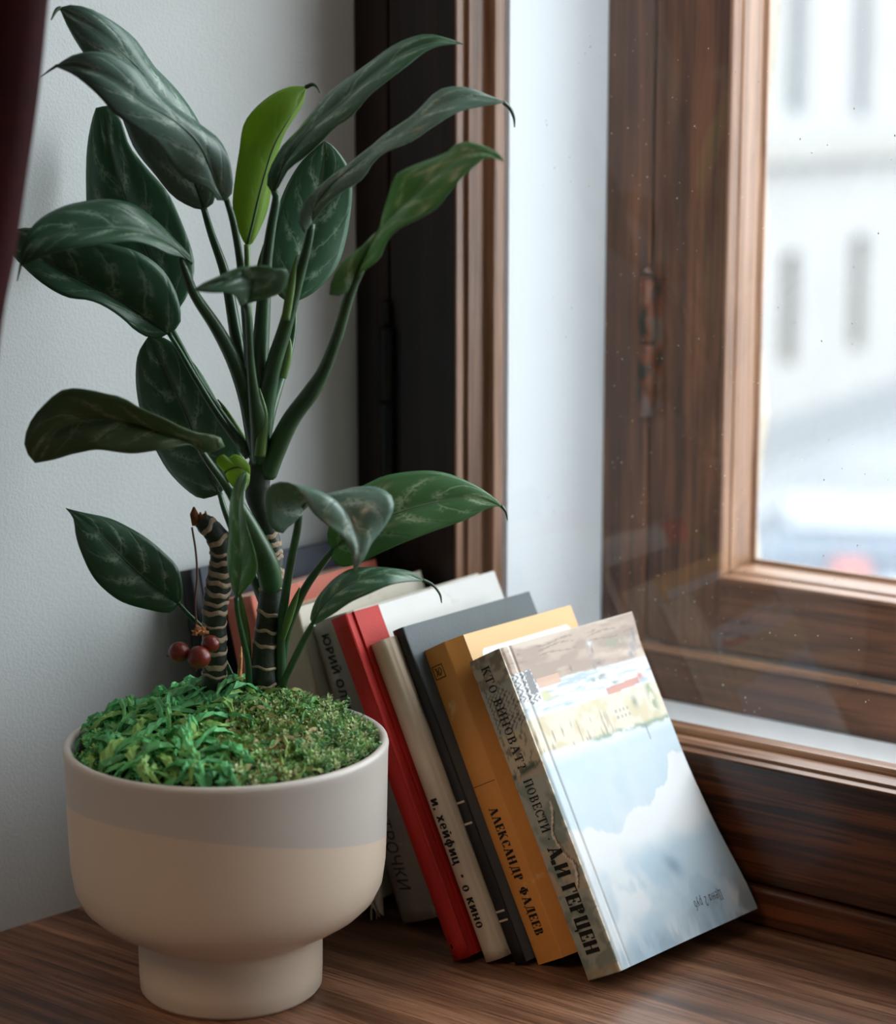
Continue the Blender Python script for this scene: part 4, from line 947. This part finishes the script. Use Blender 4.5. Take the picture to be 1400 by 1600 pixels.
def stem(pts, rings, lo, hi, extra=()):
    o, q = tubepart('stem', pts, M['stem'], plant, 18, 60, 1, .025)
    n = len(q)
    for r in rings:
        i = min(n - 2, max(1, int(r * (n - 1)))); a = q[i]; c = P(a[0], a[1], a[2]); b = P(q[i + 1][0], q[i + 1][1], q[i + 1][2]); ax = (b - c).normalized(); o1 = ax.orthogonal().normalized(); o2 = ax.cross(o1)
        rad = a[3] / PXM * 1.035; hh = random.uniform(.0008, .0018); ph = random.uniform(0, 6.28); v = []; f = []; sg = 30
        for lay, (dz, dr) in enumerate(((-hh, .985), (-hh * .5, 1.035), (hh * .5, 1.03), (hh, .985))):
            for k in range(sg):
                an = 2 * math.pi * k / sg; wv = .0007 * math.sin(an * 2 + ph) + .0005 * math.sin(an * 5 + ph * 2) + random.uniform(-.0002, .0002)
                v.append(tuple(c + ax * (dz + wv) + (o1 * math.cos(an) + o2 * math.sin(an)) * rad * dr))
        for l in range(3):
            for k in range(sg): f.append((l * sg + k, l * sg + (k + 1) % sg, (l + 1) * sg + (k + 1) % sg, (l + 1) * sg + k))
        mesh('leaf_scar', v, f, M['scar'], o, True)
    return o
s1 = stem([(333, 1104, -.012, 21), (334, 1074, -.012, 20), (336, 1017, -.014, 18.5), (335, 960, -.016, 19), (341, 917, -.018, 20), (347, 874, -.020, 18.5), (341, 842, -.022, 17.5), (325, 822, -.024, 15.5), (312, 812, -.025, 12)],
          [.17, .23, .30, .37, .43, .50, .545, .60, .66, .70, .76, .81, .875, .95], 0, 1)
tag(s1, 'cut off ringed stem with torn brown top')
pv = []; pf = []
for i, (dx, dy, hgt, rr) in enumerate(((-4, 4, 18, 9), (6, 6, 12, 6), (14, 2, 10, 4))):
    q = [P(312 + dx, 814 + dy, -.025), P(310 + dx - 3, 808 + dy - hgt * .5, -.026), P(307 + dx, 806 + dy - hgt, -.026)]
    a_, b_ = tube_vf(q, [rr / PXM, rr * .75 / PXM, rr * .15 / PXM], 9); k = len(pv); pv += a_; pf += [tuple(z + k for z in c) for c in b_]
mesh('torn_tip', pv, pf, M['torn'], s1, True)
s2 = stem([(412, 1104, 0, 22), (413, 1074, 0, 21), (414, 1017, 0, 20), (419, 974, 0, 19.5), (424, 931, 0, 20), (426, 888, .003, 17.5), (424, 850, .004, 15.5), (411, 803, .004, 16.5), (402, 774, .003, 19), (404, 740, .002, 19.5), (408, 712, .002, 16), (410, 690, .003, 11)],
          [.10, .155, .24, .30, .36, .455, .50, .52, .56, .59, .615, .65], 0, 1)

NL, NA = 26, 7
def leaf(kind, mid, ea, eb, W, sa, sb, pet=None, pm='petiole', label=None, bul=.12, tail=None, clampd=.03):
    """mid: midrib points (x, y, d) base to tip; ea, eb: outlines of the two halves; W half width of the blade in m; sa, sb: -1 half turned to the camera, +1 away"""
    mid = spline(mid, NL + 1); base, tip = mid[0], mid[-1]
    A = spline([tuple(base[:2])] + list(ea) + [tuple(tip[:2])], NL + 1); B = spline([tuple(base[:2])] + list(eb) + [tuple(tip[:2])], NL + 1)
    rows = []; ctr = [P(*m) for m in mid]
    ph = random.uniform(0, 6)
    for i in range(NL + 1):
        t_ = i / NL; pr = math.sin(math.pi * min(1, t_ ** .85)) ** .75 if 0 < t_ < 1 else 0; Wt = W * pr; E = []
        for X, s in ((A[i], sa), (B[i], sb)):
            wp = math.hypot(X[0] - mid[i][0], X[1] - mid[i][1]) / PXM; dz = min(math.sqrt(max(0, Wt * Wt - wp * wp)), clampd) * s
            dz = dz * min(1, 4 * t_, 4 * (1 - t_))
            E.append(P(X[0], X[1], mid[i][2] + dz))
        c = ctr[i]; tg = (ctr[min(i + 1, NL)] - ctr[max(i - 1, 0)]).normalized(); row = []
        for side in (0, 1):
            e = E[side] - c; nrm = tg.cross(e)
            if nrm.length > 1e-9: nrm.normalize()
            if nrm.dot(CAM - c) < 0: nrm = -nrm
            ln = e.length; pts = []
            for q in range(1, NA + 1):
                s_ = q / NA; pts.append(c + e * s_ + nrm * (ln * (bul * math.sin(math.pi * s_ ** .8) - .05 * s_ * math.sin(t_ * 11 + ph + side * 2) * (1 if q == NA else .6))))
            row.append(pts)
        rows.append([p for p in row[0][::-1]] + [c] + row[1])
    m_ = 2 * NA + 1; v = [tuple(p) for r in rows for p in r]; f = []
    for i in range(NL):
        for k in range(2 * NA): f.append((i * m_ + k, i * m_ + k + 1, (i + 1) * m_ + k + 1, (i + 1) * m_ + k))
    o = mesh('leaf', v, f, M[kind], plant, True)
    uvl = o.data.uv_layers.new(name='UVMap'); li = np.zeros(len(o.data.loops), int); o.data.loops.foreach_get('vertex_index', li)
    uvl.data.foreach_set('uv', np.stack([(li % m_) / (m_ - 1), (li // m_) / NL], 1).ravel())
    s = o.modifiers.new('thick', 'SOLIDIFY'); s.thickness = .0007; s.offset = 0
    mr = [Vector(p) + (CAM - Vector(p)).normalized() * .0001 for p in ctr[:-1]]
    pv, pf = tube_vf(mr, [.00105 * (1 - .85 * i / NL) for i in range(NL)], 6); mesh('midrib', pv, pf, M['midrib'] if kind not in ('leaf', 'leaf_painted_sheen') else M['petiole'], o, True)
    if pet: tubepart('petiole', pet, M[pm], o, 10)
    if tail: tubepart('drip_tip', tail, M['petiole'], o, 6)
    if label: o['label'] = label
    return o
# top left pair
leaf('leaf_painted_sheen', [(319, 328, .025), (296, 262, .024), (262, 190, .02), (235, 130, .016), (190, 82, .014), (140, 40, .014), (93, 12, .016)],
     [(300, 324), (270, 306), (240, 270), (210, 232), (188, 178), (160, 125), (130, 82), (108, 46)],
     [(336, 313), (338, 280), (330, 235), (313, 195), (290, 160), (262, 128), (240, 105), (215, 65), (190, 42), (150, 18), (125, 9), (108, 8)], .024, -.5, .7,
     [(318, 324, .025, 5), (330, 365, .022, 6), (352, 430, .02, 8), (368, 520, .015, 10), (385, 620, .01, 12), (402, 715, .003, 13)], tail=[(95, 12, .016, 3), (88, 16, .014, 3), (80, 31, .01, 1)])
leaf('leaf_painted_sheen', [(352, 313, -.01), (338, 290, -.015), (326, 258, -.02), (308, 222, -.024), (270, 188, -.026), (225, 162, -.028), (180, 128, -.03), (130, 106, -.03), (86, 104, -.024)],
     [(338, 312), (330, 298), (315, 290), (290, 280), (268, 257), (245, 225), (215, 203), (180, 178), (155, 150), (118, 119)],
     [(360, 308), (364, 288), (358, 250), (342, 220), (315, 198), (290, 178), (265, 158), (240, 134), (215, 108), (180, 89), (150, 81), (115, 86)], .022, -.5, .7,
     [(354, 312, -.01, 4.5), (364, 345, -.005, 5.5), (374, 400, .0, 6), (384, 480, .005, 8), (394, 600, .004, 10), (404, 700, .003, 11)], tail=[(90, 102, -.025, 2.4), (76, 111, -.022, 1.6), (64, 120, -.02, .6)])
# broad dark leaf by the wall
leaf('leaf', [(262, 505, .045), (262, 460, .055), (238, 410, .066), (212, 350, .074), (190, 290, .08), (172, 225, .082), (162, 166, .08)],
     [(225, 490), (180, 450), (152, 400), (139, 345), (136, 290), (136, 235), (142, 195), (152, 165)],
     [(288, 470), (301, 435), (302, 400), (286, 350), (262, 300), (228, 262), (202, 228), (190, 190), (172, 162)], .028, .4, -.4,
     [(264, 505, .045, 4), (285, 545, .035, 4.5), (312, 595, .025, 5), (345, 645, .015, 6), (385, 705, .004, 9)])
# arching leaf and the one under it
leaf('leaf', [(300, 412, -.01), (268, 384, -.016), (230, 366, -.024), (180, 358, -.034), (130, 360, -.042), (85, 368, -.048), (52, 388, -.052), (32, 416, -.052)],
     [(294, 396), (270, 372), (240, 344), (205, 319), (170, 311), (137, 313), (100, 322), (65, 341), (42, 366), (33, 392)],
     [(284, 402), (262, 398), (235, 384), (205, 376), (170, 380), (140, 384), (100, 391), (70, 400), (46, 411)], .020, .8, -.5,
     [(282, 402, -.012, 4), (290, 425, -.01, 6.5), (305, 462, -.008, 8), (338, 512, -.006, 10), (366, 565, -.004, 12), (386, 625, .0, 13), (402, 705, .002, 14)], tail=[(33, 412, -.052, 2.2), (30, 425, -.05, 1.5), (27, 439, -.048, .7)])
leaf('leaf', [(263, 521, .03), (222, 494, .028), (180, 468, .026), (135, 444, .025), (90, 420, .025), (48, 392, .028), (10, 363, .032)],
     [(281, 507), (282, 482), (272, 450), (250, 418), (215, 394), (170, 380), (120, 368), (70, 359), (38, 356)],
     [(252, 527), (232, 527), (212, 516), (192, 497), (165, 480), (138, 470), (105, 465), (70, 445), (38, 418), (16, 392)], .025, .3, -.5,
     [(264, 521, .03, 3.5), (282, 550, .026, 4), (306, 592, .02, 5), (345, 655, .012, 6), (390, 712, .004, 9)])
# bright young leaf in the middle
leaf('leaf_young', [(386, 385, .018), (396, 343, .016), (408, 292, .012), (428, 228, .008), (455, 180, .008), (478, 136, .014)],
     [(376, 368), (364, 326), (368, 276), (374, 235), (381, 195), (398, 170), (426, 147), (455, 135)],
     [(394, 380), (406, 358), (417, 330), (422, 292), (430, 252), (443, 208), (462, 180), (474, 158)], .019, -.4, .8,
     [(386, 382, .018, 5), (387, 420, .016, 5), (388, 480, .012, 6), (392, 580, .008, 8), (402, 690, .004, 10)], 'petiole_light', 'young yellow green leaf lit from behind', tail=[(478, 136, .014, 3.5), (488, 132, .012, 3), (495, 136, .01, 2), (500, 145, .006, .8)])
# three long leaves reaching right
leaf('leaf', [(426, 302, -.005), (446, 256, -.01), (480, 210, -.012), (530, 166, -.012), (590, 115, -.012), (640, 80, -.01), (685, 66, -.008), (724, 69, -.004)],
     [(418, 294), (419, 272), (428, 252), (445, 226), (468, 204), (505, 153), (532, 128), (580, 95), (610, 75), (642, 60), (670, 54), (702, 61)],
     [(430, 302), (440, 284), (452, 264), (476, 246), (500, 222), (522, 198), (550, 180), (575, 152), (605, 128), (640, 100), (665, 80), (690, 71)], .019, .9, -.7,
     [(428, 298, -.005, 5), (432, 310, -.005, 6.5), (424, 355, -.004, 7.5), (416, 415, -.002, 9), (410, 500, .0, 12), (404, 600, .0, 14), (404, 700, .002, 14)])
leaf('leaf_painted_sheen', [(486, 351, -.025), (492, 322, -.028), (520, 288, -.03), (560, 256, -.032), (600, 226, -.033), (640, 196, -.033), (690, 165, -.032), (740, 152, -.028), (790, 160, -.022)],
     [(474, 364), (467, 344), (476, 316), (504, 286), (538, 264), (560, 246), (583, 229), (604, 210), (640, 184), (666, 158), (684, 141), (707, 135), (735, 138), (760, 148)],
     [(480, 352), (494, 340), (514, 316), (535, 301), (566, 281), (584, 253), (604, 236), (642, 220), (670, 202), (694, 187), (718, 175), (746, 168), (776, 163)], .017, .8, -.6,
     [(487, 350, -.025, 5.5), (480, 385, -.022, 7), (465, 440, -.016, 9), (446, 510, -.01, 11), (428, 570, -.006, 13), (414, 640, -.002, 15), (408, 712, .002, 14)], tail=[(786, 159, -.022, 3), (797, 170, -.02, 3), (803, 184, -.018, 2.2), (804, 199, -.016, .8)])
leaf('leaf_soft', [(545, 455, -.055), (566, 410, -.062), (590, 368, -.07), (622, 330, -.078), (660, 292, -.084), (705, 256, -.088), (750, 238, -.09), (788, 252, -.088)],
     [(516, 463), (519, 436), (540, 405), (566, 386), (587, 372), (599, 334), (608, 306), (614, 287), (622, 271), (655, 256), (683, 245), (702, 236), (714, 224), (728, 221), (758, 229), (780, 240)],
     [(560, 430), (578, 416), (594, 402), (604, 380), (622, 360), (649, 345), (679, 326), (697, 304), (714, 284), (735, 266), (760, 247)], .022, .5, -.7,
     [(594, 374, -.068, 3), (575, 402, -.064, 5), (556, 436, -.058, 7), (543, 470, -.05, 8), (528, 520, -.04, 9), (508, 575, -.026, 10), (488, 610, -.02, 13), (455, 655, -.012, 14), (430, 705, -.004, 16), (416, 740, .002, 17)])
# dark leaf behind
leaf('leaf', [(456, 474, .04), (470, 420, .045), (486, 360, .05), (500, 300, .053), (506, 255, .052), (507, 220, .05)],
     [(436, 462), (422, 432), (418, 400), (424, 368), (434, 328), (448, 290), (468, 256), (492, 232)],
     [(475, 466), (494, 454), (522, 424), (538, 386), (547, 336), (550, 292), (545, 263), (530, 239), (515, 224)], .026, -.3, .3,
     [(457, 472, .04, 4), (460, 500, .035, 4.5), (454, 545, .03, 5), (438, 595, .018, 7), (420, 650, .008, 10), (410, 705, .003, 11)])
# small foreshortened leaf in the middle
leaf('leaf', [(384, 474, -.06), (392, 452, -.066), (392, 434, -.075), (372, 430, -.085), (340, 442, -.09), (302, 454, -.092)],
     [(420, 465), (442, 456), (450, 436), (446, 419), (418, 419), (392, 416), (365, 421), (335, 435), (315, 444)],
     [(376, 478), (370, 467), (362, 459), (348, 457), (330, 457), (315, 456)], .018, .5, -.4,
     [(384, 474, -.06, 4.5), (388, 500, -.05, 5), (391, 560, -.035, 6), (397, 620, -.022, 9), (404, 665, -.012, 14), (408, 720, .0, 17)], label='small leaf turned towards the viewer')
# lower left leaves
leaf('leaf', [(343, 772, .03), (318, 720, .035), (296, 660, .04), (272, 605, .044), (250, 560, .046), (232, 526, .046)],
     [(315, 779), (288, 763), (262, 736), (243, 700), (224, 655), (214, 615), (212, 580), (217, 550)],
     [(366, 745), (380, 712), (370, 684), (351, 648), (330, 611), (306, 572), (282, 546), (258, 528)], .028, .4, -.3,
     [(343, 770, .03, 4), (352, 800, .026, 5), (372, 850, .018, 6), (395, 900, .008, 8), (412, 940, .0, 9)])
leaf('leaf_olive', [(318, 705, -.04), (290, 690, -.046), (245, 672, -.05), (200, 658, -.053), (150, 655, -.056), (105, 662, -.058), (72, 690, -.058), (55, 723, -.055)],
     [(345, 704), (352, 692), (336, 680), (310, 676), (285, 666), (255, 651), (219, 637), (192, 622), (168, 617), (138, 610), (112, 607), (92, 612), (70, 631), (50, 655), (39, 684), (42, 706)],
     [(318, 712), (300, 696), (272, 700), (240, 704), (208, 708), (180, 706), (150, 703), (114, 709), (84, 718)], .024, -.5, -.4,
     [(312, 700, -.042, 4.5), (328, 724, -.038, 6), (346, 748, -.034, 7), (366, 778, -.03, 9), (392, 826, -.02, 14), (416, 880, -.008, 19), (425, 918, .0, 19)], label='olive leaf reaching left', bul=.16)
leaf('leaf_young', [(352, 738, -.03), (362, 732, -.033), (372, 730, -.034), (382, 734, -.034), (390, 742, -.033)],
     [(340, 726), (338, 718), (348, 710), (357, 716), (366, 710), (380, 716), (390, 728)],
     [(358, 752), (368, 764), (380, 768), (388, 756)], .012, .3, -.2, [(352, 738, -.03, 3), (364, 762, -.026, 3.5), (384, 810, -.015, 5), (410, 870, -.005, 7)], 'petiole_light')
leaf('leaf_soft', [(369, 936, -.05), (376, 900, -.056), (378, 860, -.06), (377, 820, -.062), (377, 780, -.06), (384, 736, -.052)],
     [(362, 914), (358, 888), (356, 850), (357, 812), (361, 784), (366, 760), (374, 743)],
     [(388, 917), (400, 896), (398, 872), (390, 834), (382, 796), (381, 770), (386, 752)], .022, .6, -.7,
     [(369, 934, -.05, 4), (371, 958, -.045, 4), (380, 1000, -.03, 4.5), (388, 1040, -.015, 5), (390, 1100, -.004, 5)])
leaf('leaf', [(279, 943, -.005), (246, 920, -.012), (210, 890, -.018), (175, 855, -.022), (140, 822, -.024), (103, 794, -.022)],
     [(264, 957), (230, 952), (190, 940), (160, 918), (142, 896), (128, 866), (119, 838), (115, 810)],
     [(285, 930), (284, 908), (276, 884), (256, 863), (228, 840), (192, 819), (168, 809), (130, 801)], .024, -.3, .4,
     [(279, 943, -.005, 3.5), (292, 958, -.004, 4), (318, 984, .0, 4), (352, 1034, .004, 4), (376, 1090, .006, 4)])
# right group
leaf('leaf_painted_sheen', [(466, 804, -.045), (482, 782, -.052), (512, 784, -.066), (540, 800, -.078), (556, 830, -.086), (560, 862, -.09), (554, 893, -.088)],
     [(440, 832), (420, 818), (414, 790), (418, 764), (440, 757), (466, 768), (486, 798), (515, 822), (538, 842), (550, 866)],
     [(476, 796), (490, 784), (515, 775), (553, 764), (590, 762), (611, 775), (613, 798), (598, 826), (580, 848), (568, 873)], .026, -.4, .5,
     [(468, 800, -.046, 5), (464, 830, -.042, 6), (454, 880, -.03, 6.5), (446, 930, -.015, 7), (440, 985, -.004, 8), (438, 1092, .0, 8)], label='curled leaf with a painted silvery sheen')
leaf('leaf_soft', [(520, 860, -.025), (545, 838, -.028), (590, 814, -.03), (640, 796, -.028), (690, 784, -.024), (740, 778, -.02), (785, 792, -.014)],
     [(513, 846), (512, 832), (524, 796), (548, 770), (575, 755), (600, 744), (634, 738), (672, 736), (702, 741), (728, 751), (754, 765), (774, 780)],
     [(520, 876), (538, 886), (554, 881), (576, 873), (608, 858), (635, 847), (672, 832), (702, 821), (732, 810), (758, 796), (776, 791)], .026, .4, -.4,
     [(521, 859, -.025, 4.5), (510, 872, -.023, 5.5), (480, 914, -.016, 6.5), (460, 955, -.008, 7), (446, 1000, -.002, 7), (436, 1092, .004, 7)], tail=[(783, 790, -.014, 3), (790, 800, -.012, 2), (793, 813, -.01, .7)])
leaf('leaf', [(488, 975, -.04), (508, 944, -.045), (540, 918, -.048), (580, 902, -.048), (620, 896, -.045), (664, 908, -.038)],
     [(485, 966), (490, 946), (499, 929), (520, 908), (545, 892), (570, 886), (598, 886), (626, 890), (645, 895)],
     [(498, 973), (526, 957), (554, 937), (584, 923), (612, 914), (640, 909)], .020, .6, -.7,
     [(489, 976, -.04, 5), (476, 998, -.034, 5.5), (458, 1034, -.02, 5.5), (444, 1066, -.008, 6), (438, 1096, .0, 6)], tail=[(660, 906, -.038, 3), (676, 914, -.036, 2.4), (687, 928, -.034, 2), (690, 942, -.032, .8)])
# sheaths and a folded bud
def sheath(pts, m): o, _ = tubepart('leaf_sheath', pts, M[m], plant, 10, None, .6); return o
sheath([(441, 1000, -.006, 4), (450, 968, -.012, 6.5), (460, 940, -.016, 5), (468, 918, -.018, 1)], 'petiole_light')
sheath([(406, 712, -.012, 9), (411, 668, -.014, 8), (412, 640, -.014, 5), (405, 606, -.012, 1)], 'petiole_light')
sheath([(440, 590, -.004, 8), (448, 560, -.004, 8), (452, 538, -.004, 4), (450, 522, -.004, 1)], 'petiole_light')
sheath([(404, 560, .004, 7), (412, 470, .004, 9), (408, 420, .003, 7), (412, 382, .002, 1)], 'petiole_light')
sheath([(390, 1092, .002, 5), (386, 1000, -.002, 6), (378, 950, -.006, 5), (372, 915, -.008, 1)], 'petiole_light')
sheath([(446, 500, -.018, 7), (456, 440, -.02, 6), (463, 400, -.022, 1)], 'petiole_light')
sheath([(388, 700, .012, 6), (374, 676, .014, 5), (352, 640, .016, 3), (340, 624, .017, 1)], 'petiole_light')
pv, pf = tube_vf(to3([(372, 1100, .012), (374, 1060, .012), (376, 1030, .013), (377, 1010, .013)]), [4 / PXM, 4 / PXM, 3 / PXM, 1 / PXM], 8); mesh('dry_shoot', pv, pf, M['husk'], plant, True)
# berries on a dried stalk
tubepart('dried_stalk', [(300, 824, -.03, 1.6), (306, 862, -.034, 1.7), (308, 900, -.036, 1.7), (305, 940, -.038, 1.6), (307, 975, -.04, 1.6)], M['thread'], plant, 7)
pv = []; pf = []
for i in range(26):
    an = random.uniform(0, 6.28); el = random.uniform(-.3, 1.2); c = P(313, 988, -.042); d = Vector((math.cos(an) * math.cos(el), math.sin(an) * math.cos(el), math.sin(el) * .8)); e = c + d * .0048; s_ = d.orthogonal().normalized() * .0016
    k = len(pv); pv += [tuple(c), tuple(c + d * .0028 + s_), tuple(e + Vector((0, 0, random.uniform(-.0015, .0015)))), tuple(c + d * .0028 - s_)]; pf.append((k, k + 1, k + 2, k + 3))
o = mesh('dried_flower', pv, pf, M['husk'], plant); s_ = o.modifiers.new('t', 'SOLIDIFY'); s_.thickness = .0006
for (x, y, r, d) in ((280, 1019, 16.5, -.046), (311, 1027, 18, -.050), (329, 1006, 14, -.044)):
    c = P(x, y, d); bv, bf = ball_vf((0, 0, 0), r / PXM, (1, 1, .96), 24, 16); bv = [tuple(c + Vector(q)) for q in bv]
    b_ = mesh('berry', bv, bf, M['berry'], plant, True)
    tp = c + (RGT * (-.9 if x < 290 else -.2) - UPV * (.3 if x < 290 else .9)).normalized() * (r / PXM); pv, pf = tube_vf([tuple(tp - (c - tp) * -.1), tuple(tp + (tp - c) * .28)], [2.4 / PXM, .6 / PXM], 7); mesh('berry_tip', pv, pf, M['thread'], b_)
